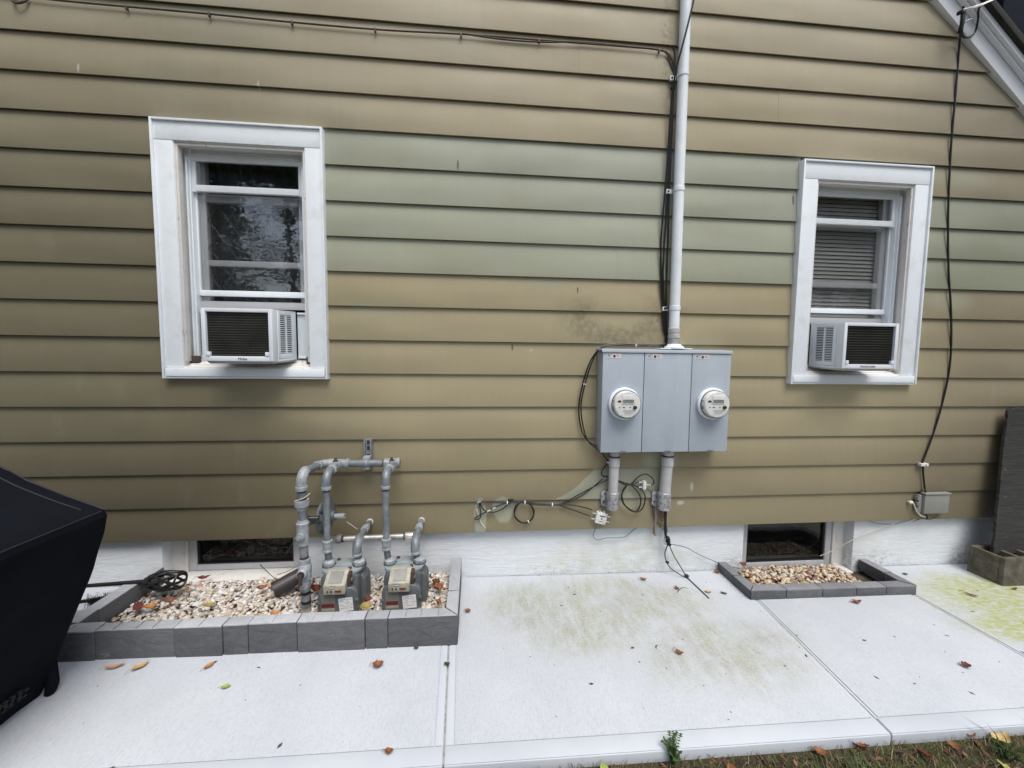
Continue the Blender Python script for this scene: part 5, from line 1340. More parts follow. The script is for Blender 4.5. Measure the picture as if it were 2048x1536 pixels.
def gas_meter(label, cx):
    t = thing('gas_meter', label, 'gas meter', (cx, -.30, .08), 'gas meters in the pebble bed')
    y0, y1 = -.395, -.215
    # front chamber: rounded-shoulder box
    def rbox(x0, x1, za, zb, r, ya, yb, n=6):
        poly = [(x0, za), (x1, za)]
        for i in range(n + 1):
            a = i * math.pi / 2 / n; poly.append((x1 - r + r * math.cos(a), zb - r + r * math.sin(a)))
        for i in range(n + 1):
            a = math.pi / 2 + i * math.pi / 2 / n; poly.append((x0 + r + r * math.cos(a), zb - r + r * math.sin(a)))
        return MB().prism_y(poly, ya, yb)
    body = rbox(cx - .098, cx + .098, .055, .285, .03, -.375, y1).build('body', M['mgrey'], t, bevel=.006)
    dv = rbox(cx - .103, cx + .103, .055, .232, .045, -.408, -.376).build('front_cover', M['mgrey'], t, bevel=.009, seg=3)
    rbox(cx - .094, cx + .094, .060, .222, .04, -.4115, -.4085).build('front_panel', M['mgrey'], dv, bevel=.001)
    rbox(cx - .088, cx + .125, .06, .262, .05, -.33, -.235).build('side_chamber', M['mgrey'], t, bevel=.012, seg=3)
    for x, z in ((-.099, .155), (.099, .165), (-.098, .09), (.1, .085)): MB().lathe((cx + x, -.409, z), (0, -1, 0), [(0, .010), (.006, .010), (.008, .006)], 10).build('bolt', M['mgrey'], dv)
    # top plate
    poly = []
    for i in range(9):
        a = -math.pi / 2 + i * math.pi / 8; poly.append((cx + .072 + .038 * math.cos(a), -.297 + .072 * math.sin(a)))
    for i in range(9):
        a = math.pi / 2 + i * math.pi / 8; poly.append((cx - .072 + .038 * math.cos(a), -.297 + .072 * math.sin(a)))
    poly += [(cx - .04, -.368), (cx - .025, -.352), (cx + .025, -.352), (cx + .04, -.368)]
    tp = MB().prism_z(poly, .284, .299).build('top_plate', M['mtop'], t, bevel=.004)
    MB().prism_z([(cx - .048, -.318), (cx + .048, -.318), (cx + .036, -.250), (cx - .034, -.250)], .2995, .304).build('top_hatch', M['mtop'], tp, bevel=.0025)
    for x in (-.080, .082):
        MB().lathe((cx + x, -.30, .299), (0, 0, 1), [(0, .034), (.004, .034), (.005, .030), (.008, .0345), (.024, .0345), (.028, .027), (.034, .024)], 8).build('union_nut', M['galv_light'], t, bevel=.001, ang=22)
        MB().lathe((cx + x, -.30, .2985), (0, 0, 1), [(0, .036), (.004, .036)], 16).build('seal', M['black'], t)
    for x, y in ((.045, -.345), (-.045, -.25)):
        MB().lathe((cx + x, y, .302), (0, 0, 1), [(0, .010), (.006, .009), (.008, .005)], 10).build('top_screw', M['rust'], tp)
    # index housing
    xi = cx - .006
    ix = MB().prism_x([(-.405, .215), (-.436, .212), (-.438, .262), (-.425, .268), (-.372, .308), (-.352, .308), (-.352, .235)], xi - .055, xi + .055)
    idx = ix.build('index_housing', M['cream'], t, bevel=.004)
    cv = []
    n = 10
    cvm = MB().prism_x([(-.4275, .2695)] + [(-.424 + .06 * i / n, .271 + .036 * i / n + .010 * math.sin(math.pi * i / n)) for i in range(n + 1)] + [(-.366, .306)], xi - .034, xi + .034)
    cvm.build('index_window', simple('clear_plastic_grey', (.27, .27, .25), .12, var=.15), idx, ang=60)
    k = MB().box(xi - .024, xi + .006, -.4395, -.4375, .247, .258)
    k.build('counter', M['ink'], idx, smooth=False)
    k = MB()
    for i in range(4): k.box(xi - .0225 + i * .0072, xi - .0175 + i * .0072, -.4402, -.4396, .249, .256)
    k.build('digit', M['sticker'], idx, smooth=False)
    MB().box(xi + .004, xi + .036, -.4393, -.4372, .226, .236).build('print', M['red'], idx, smooth=False)
    MB().box(xi - .036, xi - .030, -.4393, -.4372, .224, .236).box(xi - .018, xi - .010, -.4393, -.4372, .226, .235).build('print', M['ink'], idx, smooth=False)
    MB().box(xi + .055, xi + .072, -.402, -.36, .225, .30).build('index_side', M['rust'], idx, bevel=.004)
    MB().lathe((xi + .073, -.385, .262), (1, 0, 0), [(0, .012), (.006, .011)], 10).build('side_screw', M['mgrey'], idx)
    # plates
    MB().box(cx - .082, cx - .012, -.4130, -.4118, .075, .205).build('rating_plate', simple('plate_grey', (.20, .205, .19), .4, .2, var=.1), dv, smooth=False)
    MB().box(cx - .080, cx - .014, -.4140, -.4131, .128, .150).build('red_band', M['red'], dv, smooth=False)
    k = MB()
    for i in range(5): k.box(cx - .075 + i * .012, cx - .067 + i * .012, -.4146, -.4141, .134, .144)
    k.build('print', M['ink'], dv, smooth=False)
    MB().box(cx - .080, cx - .014, -.4138, -.4131, .112, .124).build('white_band', M['cream'], dv, smooth=False)
    st = Matrix.Rotation(R(-5), 3, 'Y')
    def q(x, y, z): w_ = st @ Vector((x, 0, z)); return (cx + .044 + w_.x, y, .142 + w_.z)
    MB().hexa([q(-.036, -.4130, -.036), q(.036, -.4130, -.036), q(.036, -.4118, -.036), q(-.036, -.4118, -.036)], [q(-.036, -.4130, .036), q(.036, -.4130, .036), q(.036, -.4118, .036), q(-.036, -.4118, .036)]).build('paper_label', M['sticker'], dv, smooth=False)
    k = MB(); rnd = random.Random(int(cx * 100))
    for i in range(6):
        z = .026 - i * .0095; x = -.030
        while x < .026:
            l_ = rnd.uniform(.004, .012)
            if rnd.random() < .75: k.hexa([q(x, -.4136, z), q(x + l_, -.4136, z), q(x + l_, -.4131, z), q(x, -.4131, z)], [q(x, -.4136, z + .003), q(x + l_, -.4136, z + .003), q(x + l_, -.4131, z + .003), q(x, -.4131, z + .003)])
            x += l_ + .003
    k.build('print', M['inkgrey'], dv, smooth=False)
    return t
gas_meter('grey gas meter nearer the thick riser, left one of the two', -.737)
gas_meter('grey gas meter nearer the corner of the block bed, right one of the two', -.408)

# loose things in the large bed
tag(MB().lathe((-1.145, -.245, .135), (.13, .09, .042), [(0, .036), (.0, .041), (.006, .042), (.19, .042)], 20, cap=False).lathe((-1.145, -.245, .135), (.13, .09, .042), [(.19, .036), (0, .036)], 20, cap=False).build('drain_pipe', M['pipebrown'], ang=30), 'short dark brown plastic drain pipe lying behind the gas riser', 'pipe')
tor = thing('garden_torch', 'black garden torch with lattice head lying across the bed edge', 'garden torch', (-1.74, -.21, .19))
ax = Vector((1, -.05, .03)).normalized()
o0 = Vector((-1.86, -.19, .182))
MB().tube([(-2.20, -.19, .168), (-1.86, -.19, .181)], [.009, .012], 12).build('pole', M['black'], tor)
def hr(t): return .016 + .032 * math.sin(min(1, t / .12) * math.pi / 2) if t < .12 else .048 - .005 * (t - .12) / .08
N_o = ax.orthogonal().normalized(); B_o = ax.cross(N_o)
def hp(t, a, dr=0): return o0 + ax * t + (N_o * math.cos(a) + B_o * math.sin(a)) * (hr(t) + dr)
MB().lathe(o0, ax, [(0, .013), (.01, .022), (.03, .031), (.045, .035), (.046, .032)], 20).build('cup', M['black'], tor)
MB().tube([hp(.20, a * math.pi / 12) for a in range(25)], .0055, 8).build('end_ring', M['black'], tor)
for i in range(7):
    for sg in (1, -1):
        a0 = i * 2 * math.pi / 7
        L_ = [hp(.035 + .165 * j / 10, a0 + sg * 1.5 * j / 10) for j in range(11)]
        MB().tube(L_, .0068, 6).build('lattice_rib', M['black'], tor)
MB().lathe(o0 + ax * .05, ax, [(0, .012), (.06, .016), (.075, .008)], 12).build('lamp_core', M['strut'], tor)
# bristly brush lying behind the cover
br = thing('bristle_brush', 'dark bristly brush end poking out behind the black grill cover', 'brush', (-2.1, -.24, .1))
MB().tube([(-2.35, -.26, .09), (-2.0, -.22, .12)], .010, 8).build('handle', M['black'], br)
bm_ = MB(); rnd = random.Random(4)
for i in range(260):
    t_ = rnd.random(); c_ = Vector((-2.12 + .15 * t_, -.235 + .015 * t_, .105 + .015 * t_))
    d = Vector((rnd.gauss(.4, .5), rnd.gauss(0, 1), rnd.gauss(0, 1))).normalized() * rnd.uniform(.03, .05)
    bm_.tube([c_, c_ + d], [.0014, .0006], 3, cap=False)
bm_.build('bristles', M['black'], br)
def twig(label, pts, r=.0022):
    tag(MB().tube(pts, [r, r * .4], 5, 4).build('twig', M['twig']), label, 'twig')
twig('thin forked twig standing against the left cellar window sill', [(-1.33, -.03, .17), (-1.27, -.06, .135), (-1.20, -.10, .11), (-1.16, -.13, .115)], .003)
twig('thin straight twig leaning near the gas riser by the sill', [(-1.21, -.07, .125), (-1.15, -.06, .14), (-1.10, -.04, .165)])
twig('short curved twig lying on pebbles below the left cellar sill', [(-1.47, -.10, .10), (-1.43, -.11, .108), (-1.38, -.13, .108)])
twig('pale curled twig on the pavement beside the ground rod slot', [(1.245, -.22, G(1.2) + .003), (1.28, -.19, G(1.2) + .006), (1.31, -.175, G(1.2) + .005), (1.335, -.185, G(1.2) + .003)])

# ================================================================ COVERED GRILL
gr = thing('covered_grill', 'grill under a fitted black fabric cover at the left edge', 'grill', (-2.3, -1.0, .02))
rings = [(.035, -1.800, -.735, -1.32), (.10, -1.775, -.730, -1.33), (.22, -1.740, -.722, -1.34), (.38, -1.672, -.712, -1.35), (.55, -1.603, -.704, -1.36), (.70, -1.556, -.698, -1.37), (.775, -1.543, -.695, -1.372), (.800, -1.552, -.697, -1.368), (.812, -1.575, -.699, -1.36), (.86, -1.69, -.700, -1.33), (.93, -1.825, -.705, -1.29), (1.015, -1.945, -.712, -1.24), (1.055, -2.01, -.74, -1.20), (1.075, -2.10, -.80, -1.14), (1.08, -2.2, -.88, -1.06)]
fin = []
for i in range(len(rings) - 1):
    for j in range(4):
        t_ = j / 4; fin.append(tuple(a + (b - a) * t_ for a, b in zip(rings[i], rings[i + 1])))
fin.append(rings[-1])
def rrect(xr, yb, yf, r, per=7, es=9):
    xl = -4.6 - xr; pts = []
    def arc_(cx, cy, a0):
        for i in range(per): pts.append((cx + r * math.cos(a0 + math.pi / 2 * i / (per - 1)), cy + r * math.sin(a0 + math.pi / 2 * i / (per - 1))))
    def line(p, q):
        for i in range(1, es): pts.append((p[0] + (q[0] - p[0]) * i / es, p[1] + (q[1] - p[1]) * i / es))
    arc_(xr - r, yb - r, 0); line((xr - r, yb), (xl + r, yb))
    arc_(xl + r, yb - r, math.pi / 2); line((xl, yb - r), (xl, yf + r))
    arc_(xl + r, yf + r, math.pi); line((xl + r, yf), (xr - r, yf))
    arc_(xr - r, yf + r, 1.5 * math.pi); line((xr, yf + r), (xr, yb - r))
    return pts
cvr = MB(); npt = None
for (z, xr, yb, yf) in fin:
    pts = rrect(xr, yb, yf, .035 if z < .98 else .06); npt = len(pts)
    for (x, y) in pts:
        amp = .030 * max(0, (.80 - z) / .80) + .006
        n1 = mnoise.noise(Vector((x * 5.5, y * 5.5, z * 1.0))) * amp
        n2 = mnoise.noise(Vector((x * 14, y * 14, z * 3))) * amp * .4
        d = Vector((x + 2.3, (y + 1.03) * 1.6, 0)).normalized()
        cvr.v.append(Vector((x, y, z)) + d * (n1 + n2))
for i in range(len(fin) - 1):
    for k in range(npt):
        a = i * npt + k; b = i * npt + (k + 1) % npt
        cvr.f.append([a, b, b + npt, a + npt])
cvr.f.append([(len(fin) - 1) * npt + k for k in range(npt)])
cover = cvr.build('cover', M['cover'], gr, ang=70)
def rim_at(zq):
    for i in range(len(rings) - 1):
        if rings[i][0] <= zq <= rings[i + 1][0]:
            t_ = (zq - rings[i][0]) / (rings[i + 1][0] - rings[i][0]); return tuple(a + (b - a) * t_ for a, b in zip(rings[i], rings[i + 1]))
M['piping'] = simple('seam_piping', (.016, .017, .022), .5, var=.2)
MB().tube([(rim_at(z)[1] - .0105, rim_at(z)[2] - .0105, z + .001) for z in (.80, .812, .86, .93, 1.0)], .0035, 6, 3).build('seam_piping', M['piping'], gr)
MB().tube([(rim_at(z)[1] + .001, rim_at(z)[2] - .065, z + .001) for z in (.82, .86, .93, 1.0)], .0025, 6, 3).build('seam_piping', M['piping'], gr)
MB().tube([(-1.553, y, .800) for y in (-.73, -.9, -1.1, -1.33)], .0028, 6, 2).build('seam_piping', M['piping'], gr)
MB().hexa([(-1.985, -.76, 1.04), (-1.955, -.76, 1.022), (-1.955, -.92, 1.022), (-1.985, -.92, 1.04)], [(-1.975, -.765, 1.062), (-1.94, -.765, 1.04), (-1.94, -.915, 1.04), (-1.975, -.915, 1.062)]).build('vent_flap', M['cover'], gr, bevel=.008)
MB().tube([(-1.99, -.745, 1.05), (-1.955, -.75, 1.035), (-1.93, -.78, 1.03), (-1.93, -.9, 1.03)], .004, 6, 3).build('flap_trim', M['piping'], gr)
flp = MB().tube([(-1.775, -.74, .20), (-1.768, -.745, .13), (-1.765, -.75, .07), (-1.775, -.755, .035)], [.016, .019, .021, .014], 10, 3)
flp.build('drawcord_tab', M['cover'], gr)
lg = MB(); rnd = random.Random(9)
for i in range(4):
    for j in range(5 - i % 2):
        z = .115 + i * .012; y = -.945 + j * .022 + rnd.uniform(-.003, .003)
        xr = rim_at(z)[1] + .016
        lg.hexa([(xr, y, z), (xr, y + .014, z), (xr - .012, y + .014, z), (xr - .012, y, z)], [(xr + .001, y, z + .006), (xr + .001, y + .014, z + .006), (xr - .012, y + .014, z + .006), (xr - .012, y, z + .006)])
lg.build('logo_print', simple('faded_print', (.014, .016, .02), .6, var=.3), gr, smooth=False)

# ================================================================ PLYWOOD AND CONCRETE BLOCK
pw = MB()
Lx = [(3.560, .135), (3.588, .35), (3.628, .62), (3.655, .85), (3.70, 1.10)]
pl = []
n = 40
for i in range(n + 1):
    z = .132 + (1.118 - .132) * i / n
    for k in range(len(Lx) - 1):
        if Lx[k][1] <= z <= Lx[k + 1][1] or k == len(Lx) - 2 or z < Lx[0][1]:
            t_ = (z - Lx[k][1]) / (Lx[k + 1][1] - Lx[k][1]); x = Lx[k][0] + (Lx[k + 1][0] - Lx[k][0]) * t_; break
    pl.append((x + random.uniform(-.004, .004), z))
def ty(z): return -.17 + .10 * (z / 1.12)
front = [(x, ty(z), z) for x, z in pl] + [(3.72, ty(1.135), 1.135), (3.735, ty(1.12), 1.125), (3.78, ty(1.13), 1.14), (4.3, ty(1.14), 1.15), (4.3, ty(.13), .132)]
back = [(x, y + .016, z) for x, y, z in front]
nf = len(front)
pw.add(front + back, [list(range(nf)), list(range(2 * nf - 1, nf - 1, -1))] + [(i, i + nf, (i + 1) % nf + nf, (i + 1) % nf) for i in range(nf)])
tag(pw.build('plywood_sheet', M['ply'], smooth=False), 'weathered black plywood sheet leaning on the wall at right edge', 'plywood')
cb = MB()
bx0, bx1, by0, by1 = 3.49, 3.89, -.262, -.072
bz0, bz1 = G(3.6) - .002, .155
ts = .028
cells = 3; cw = (bx1 - bx0 - ts * (cells + 1)) / cells
cb.box(bx0, bx1, by0, by0 + ts, bz0, bz1); cb.box(bx0, bx1, by1 - ts, by1, bz0, bz1)
for i in range(cells + 1):
    xa = bx0 + i * (cw + ts); cb.box(xa, xa + ts, by0 + ts, by1 - ts, bz0, bz1 - .001)
cb.box(bx0 + ts, bx1 - ts, by0 + ts, by1 - ts, bz0, bz0 + .02)
tag(cb.build('concrete_block', M['block'], bevel=.006), 'dirty hollow concrete block on the pavement under the plywood', 'concrete block')

# ================================================================ FALLEN LEAVES
def leaf_mesh(l, w_, curl, seedv, stem=True):
    rnd = random.Random(seedv); m_ = MB(); n = 9
    for i in range(n + 1):
        t_ = i / n; x = (t_ - .5) * l
        ww = w_ * (math.sin(math.pi * min(1, t_ * .98 + .01)) ** .75) * (1 - .25 * t_)
        zc = curl * (2 * t_ - 1) ** 2 * l + .004
        for s_ in (-1, -.5, 0, .5, 1):
            m_.v.append(Vector((x, s_ * ww / 2 * (1 + rnd.uniform(-.08, .08)), zc + abs(s_) ** 1.5 * ww * (.10 + curl * .8) * rnd.uniform(.5, 1.3))))
    for i in range(n):
        for k in range(4):
            a = i * 5 + k; m_.f.append([a, a + 1, a + 6, a + 5])
    o = len(m_.v)
    if stem: m_.tube([(-l * .48, 0, curl * l + .004), (-l * .62, l * .03, curl * l * 1.1 + .006), (-l * .8, l * .09, .003)], [.0012, .0008], 4, 2)
    m_.tube([(-l * .46, 0, curl * l * .9 + .005), (0, 0, .005), (l * .45, 0, curl * l * .9 + .005)], [.0009, .0004], 4, 2)
    return m_
def leaf(x, y, z, l, w_, rot, col, label, curl=.18, tilt=0.0, stem=True):
    i = int(abs(x * 7919 + y * 104729)) % 9999
    ob = leaf_mesh(l * .82, w_ * 1.12, curl * 1.3, i, stem).build('fallen_leaf', LEAF[col], None, ang=180)
    ob.location = (x, y, z); ob.rotation_euler = (tilt, tilt * .6, R(rot))
    return tag(ob, label, 'leaf', 'fallen leaves')
def gl(x): return G(x) + .001
leaf(-1.635, -.625, gl(-1.6), .085, .030, 15, 'pink', 'pale pink curled leaf on pavement before the block bed, leftmost', .12)
leaf(-1.525, -.632, gl(-1.5), .075, .034, 55, 'tan', 'tan leaf next to the pale pink leaf before the block bed', .12)
leaf(-1.222, -.645, gl(-1.2), .055, .026, 60, 'orange', 'small bright orange leaf before the block bed', .1)
leaf(-1.076, -.765, gl(-1.1), .045, .024, 10, 'yg', 'small yellow-green leaf alone on the left pavement', .08)
leaf(-.458, -.69, gl(-.46), .062, .040, 5, 'rust', 'rust brown leaf before the right half of the block bed', .25)
leaf(-.144, -.70, gl(-.14), .040, .028, 130, 'green', 'small green leaf resting in the left pavement joint', .1, .3, False)
leaf(-.055, -.334, gl(-.05), .040, .028, -10, 'brown', 'small brown leaf beside the right wall of the block bed', .25)
leaf(1.088, -.078, gl(1.1), .052, .024, -20, 'rust', 'orange brown leaf on the mossy pavement near the foundation', .2)
leaf(1.262, -.185, gl(1.26), .040, .024, -60, 'brown', 'small brown leaf next to the pale curled twig', .25)
leaf(1.445, -.225, gl(1.44), .048, .026, -20, 'pink', 'pale pink leaf beside the end of the ground rod', .06, 0, False)
leaf(.995, -.70, gl(1.0), .050, .022, -45, 'rust', 'small curled rust leaf in the middle of the mossy slab', .3)
leaf(2.304, -.375, gl(2.3), .065, .032, -5, 'rust', 'reddish brown leaf in front of the small low bed', .22)
leaf(3.135, -.345, gl(3.1), .080, .020, -52, 'red', 'long dark red leaf on the mossy slab at far right', .1)
leaf(2.359, -.86, gl(2.36), .045, .034, -25, 'red', 'dark red leaf in the middle of the right slab', .25)
leaf(1.640, -.015, gl(1.64), .050, .030, 10, 'brown', 'brown leaf at the foundation corner of the small bed', .2, .1)
leaf(1.535, -.245, gl(1.5), .050, .018, -30, 'dark', 'dark narrow leaf on pavement left of the small bed', .08, 0, False)
leaf(2.97, -.10, gl(3.0), .040, .022, -10, 'dark', 'dark leaf near the foundation right of the small bed', .1, 0, False)
leaf(1.725, -.13, G(1.72) + .062, .060, .026, 55, 'yellow', 'yellow leaf perched on the left edge of the small bed', .06, .3, False)
leaf(-.300, -.590, gl(-.3), .030, .020, 20, 'dark', 'tiny dark crumb of leaf at the foot of the corner block', .2, 0, False)
leaf(-.318, -1.085, gl(-.3), .040, .022, 0, 'brown', 'small brown leaf near the front edge of left slab', .2)
leaf(3.52, -.30, gl(3.5), .04, .022, 10, 'rust', 'small orange leaf near the hollow concrete block', .2)
# in the large bed
leaf(-1.72, -.33, .115, .075, .040, 40, 'orange', 'orange leaf on pebbles near the left wall of the bed', .2, .2)
leaf(-1.77, -.33, .115, .080, .045, -30, 'red', 'dark red leaf on pebbles beside the orange leaf', .2, .3)
leaf(-1.66, -.28, .112, .080, .035, 30, 'brown', 'brown leaf on pebbles just below the torch head', .2, .25)
leaf(-1.42, -.34, .118, .075, .030, 20, 'yellow', 'yellow leaf on pebbles in the middle of the large bed', .15, .15)
leaf(-1.19, -.16, .105, .050, .028, 80, 'yellow', 'yellow leaf among brown ones beside the drain pipe', .2, .5)
leaf(-1.15, -.18, .105, .085, .050, 20, 'red', 'curled dark red leaf left of the drain pipe mouth', .3, .4)
leaf(-1.09, -.14, .112, .080, .050, -40, 'brown', 'curled brown leaf above the drain pipe mouth', .35, .5)
leaf(-1.24, -.19, .107, .075, .035, 60, 'rust', 'rust leaf on pebbles between sill and drain pipe', .25, .3)
leaf(-1.03, -.455, .133, .055, .034, 15, 'orange', 'orange tan leaf on pebbles left of the gas riser foot', .15, .2)
leaf(-1.60, -.475, .132, .055, .030, 5, 'yellow', 'yellow leaf on pebbles by the front blocks at left', .15, .2)
leaf(-1.66, -.03, .092, .080, .030, 40, 'red', 'dark red leaf on the left cellar window sill', .2, .3)
leaf(-.585, -.43, .128, .075, .050, 20, 'yellow', 'brownish yellow leaf between the two gas meters', .15, .2)
leaf(-.60, -.36, .122, .06, .04, 70, 'red', 'dark red leaf behind the gap between the gas meters', .2, .3)
leaf(-.235, -.28, .118, .085, .055, 60, 'rust', 'large rust leaf on pebbles by the right wall of the bed', .3, .4)
leaf(-.215, -.42, .130, .065, .036, 80, 'brown', 'brown leaf on pebbles in the right front corner of the bed', .2, .4)
leaf(-.255, -.23, .112, .085, .050, 120, 'brown', 'curled brown leaf behind the large rust leaf', .35, .6)
leaf(-.93, -.22, .108, .08, .05, 30, 'red', 'dark red leaf behind the gas riser foot', .3, .4)
leaf(1.82, -.02, G(1.8) + .05, .075, .035, 20, 'red', 'dark red leaf in the left back corner of the small bed', .2, .2)
leaf(1.90, -.20, G(1.9) + .045, .05, .03, 70, 'red', 'dark red leaf among tan pebbles, left part of small bed', .2, .2)

# ================================================================ GRASS STRIP
gm = MB(); rnd = random.Random(21)
for i in range(15000):
    x = rnd.uniform(-.6, 3.4); y = -1.150 - abs(rnd.gauss(0, .24)) if rnd.random() < .75 else rnd.uniform(-1.75, -1.15)
    if y < -1.8: continue
    z = zl(x, y); h = rnd.uniform(.010, .032) * (1.5 if rnd.random() < .05 else 1)
    a = rnd.uniform(0, 6.28); ln = rnd.uniform(.4, 1.6) * h
    dx, dy = math.cos(a), math.sin(a); wd = rnd.uniform(.0008, .0018)
    p0 = Vector((x, y, z - .002)); p1 = p0 + Vector((dx * ln * .4, dy * ln * .4, h * .65)); p2 = p0 + Vector((dx * ln, dy * ln, h))
    if p2.y > -1.144: p2.y = -1.144 - .0
    s_ = Vector((-dy, dx, 0)) * wd
    gm.add([p0 - s_, p0 + s_, p1 + s_ * .8, p1 - s_ * .8, p2], [(0, 1, 2, 3), (3, 2, 4)])
go = gm.build('grass', M['grassmix'], smooth=False)
tag(go, 'dry brown and green grass along the front edge of the pavement', 'grass'); go['kind'] = 'stuff'
lr = random.Random(5)
for i, (x, y, l, w_, col, lab) in enumerate((
    (.30, -1.19, .05, .03, 'brown', 'brown leaf in the grass left of the pavement edge weed'),
    (.46, -1.175, .055, .032, 'yg', 'yellow-green leaf touching the pavement edge left of the weed'),
    (.92, -1.21, .06, .035, 'rust', 'rust leaf in the grass just right of the weed'),
    (1.12, -1.235, .06, .025, 'brown', 'narrow brown leaf in the grass between weed and grass tuft'),
    (1.30, -1.165, .06, .03, 'rust', 'rust leaf in the grass against the pavement edge'),
    (1.48, -1.155, .075, .03, 'brown', 'long brown leaf below the second pavement joint'),
    (1.85, -1.175, .05, .03, 'brown', 'brown leaf in the grass below the right slab'),
    (1.98, -1.14, .05, .03, 'rust', 'rust leaf at the pavement edge near the bottom right corner'),
    (2.08, -1.17, .09, .045, 'tan', 'large tan leaf in the grass near bottom right corner'),
    (1.95, -1.27, .07, .03, 'yg', 'yellow-green leaf in the grass at bottom right'),
    (1.70, -1.20, .055, .03, 'red', 'dark red leaf in the grass below the second joint'),
    (.62, -1.24, .055, .035, 'red', 'dark red leaf in the grass under the weed'))):
    leaf(x, y, zl(x, y) + .012, l, w_, lr.uniform(0, 360), col, lab, .2, lr.uniform(-.3, .3))
crm = MB(); rnd = random.Random(77)
for i in range(95):
    x = rnd.uniform(-1.7, 3.4); y = rnd.uniform(-1.12, -.03)
    if x < -.05 and y > -.60: continue
    if 1.6 < x < 2.82 and y > -.34: continue
    a = rnd.uniform(0, 6.28); l = rnd.choice((.004, .005, .006, .008, .013)); w_ = l * rnd.uniform(.25, .6)
    dx, dy = math.cos(a) * l, math.sin(a) * l; sx, sy = -math.sin(a) * w_, math.cos(a) * w_
    z = G(x) + .0005; h = rnd.uniform(.001, .003)
    crm.add([(x - dx, y - dy, z), (x + sx, y + sy, z), (x + dx, y + dy, z), (x - sx, y - sy, z), (x, y, z + h)], [(0, 1, 4), (1, 2, 4), (2, 3, 4), (3, 0, 4)])
cro = crm.build('debris', LEAF['dark'], smooth=False)
tag(cro, 'tiny dark crumbs and bits of leaf scattered over the pavement', 'debris'); cro['kind'] = 'stuff'
ltm = MB(); rnd = random.Random(78)
for i in range(150):
    x = rnd.uniform(-.3, 2.9); y = -1.155 - abs(rnd.gauss(0, .07)); z = zl(x, y) + rnd.uniform(.004, .018)
    l = rnd.uniform(.008, .022); q = Matrix.Rotation(rnd.uniform(0, 6.3), 3, 'Z') @ Matrix.Rotation(rnd.gauss(0, .5), 3, 'X')
    pts = [(-l, 0, 0), (-l * .3, l * .42, l * .1), (l * .5, l * .36, l * .12), (l, 0, 0), (l * .4, -l * .4, l * .1), (-l * .4, -l * .36, l * .14), (0, 0, -l * .05)]
    ltm.add([Vector((x, y, z)) + q @ Vector(p_) for p_ in pts], [(0, 1, 6), (1, 2, 6), (2, 3, 6), (3, 4, 6), (4, 5, 6), (5, 0, 6)])
lto = ltm.build('leaf_litter', island_mat('leaf_litter_browns', [(0, (0.11, 0.05, 0.03)), (0.3, (0.19, 0.085, 0.045)), (0.55, (0.07, 0.045, 0.03)), (0.75, (0.26, 0.14, 0.07)), (0.92, (0.20, 0.19, 0.06))], 0.7), smooth=False)
tag(lto, 'small brown leaf litter caught in the grass along the pavement edge', 'leaf litter'); lto['kind'] = 'stuff'
def weed(name, label, x, y, n, h, seedv, fern):
    t = thing(name, label, 'weed', (x, y, zl(x, y))); rnd = random.Random(seedv)
    st = MB(); lf = MB()
    for i in range(n):
        a = rnd.uniform(0, 6.28); hh = h * rnd.uniform(.6, 1.1); sp_ = rnd.uniform(.15, .7) * hh
        b0 = Vector((x, y, zl(x, y))); b1 = b0 + Vector((math.cos(a) * sp_ * .4, math.sin(a) * sp_ * .4, hh * .7)); b2 = b0 + Vector((math.cos(a) * sp_, math.sin(a) * sp_, hh))
        st.tube([b0, b1, b2], [.0016, .0007], 4, 3)
        pts = catmull([b0, b1, b2], 5)
        for k, p in enumerate(pts[2:]):
            for sg in (-1, 1):
                d = Vector((math.cos(a + sg * 1.3), math.sin(a + sg * 1.3), rnd.uniform(-.1, .5))).normalized() * (.016 if fern else .03) * rnd.uniform(.7, 1.2)
                s_ = d.cross(Vector((0, 0, 1))).normalized() * d.length * .28
                lf.add([p, p + d * .5 + s_, p + d, p + d * .5 - s_], [(0, 1, 2, 3)])
    st.build('stem', LEAF['green'], t); lf.build('leaves', LEAF['green'], t, smooth=False)
weed('weed', 'small green feathery weed growing at the pavement edge', .725, -1.155, 9, .085, 3, True)
def tuft(label, x, y, n, h, seedv):
    rnd = random.Random(seedv); m_ = MB()
    for i in range(n):
        a = rnd.uniform(0, 6.28); hh = h * rnd.uniform(.5, 1); L_ = hh * rnd.uniform(.5, 1.4)
        d = Vector((math.cos(a), math.sin(a), 0)); s_ = Vector((-d.y, d.x, 0)) * rnd.uniform(.0015, .003)
        p0 = Vector((x + rnd.uniform(-.015, .015), y + rnd.uniform(-.015, .015), zl(x, y))); p1 = p0 + d * L_ * .45 + Vector((0, 0, hh * .8)); p2 = p0 + d * L_ + Vector((0, 0, hh))
        m_.add([p0 - s_, p0 + s_, p1 + s_ * .8, p1 - s_ * .8, p2], [(0, 1, 2, 3), (3, 2, 4)])
    tag(m_.build('grass_tuft', LEAF['green'], smooth=False), label, 'grass tuft', 'green grass tufts')
tuft('tall green grass tuft in the strip below the second joint', 1.36, -1.27, 30, .08, 1)
tuft('green grass tuft at the pavement edge in bottom right corner', 2.02, -1.22, 26, .09, 2)
tuft('sparse green grass tuft at the far right of the strip', 2.25, -1.17, 18, .07, 3)

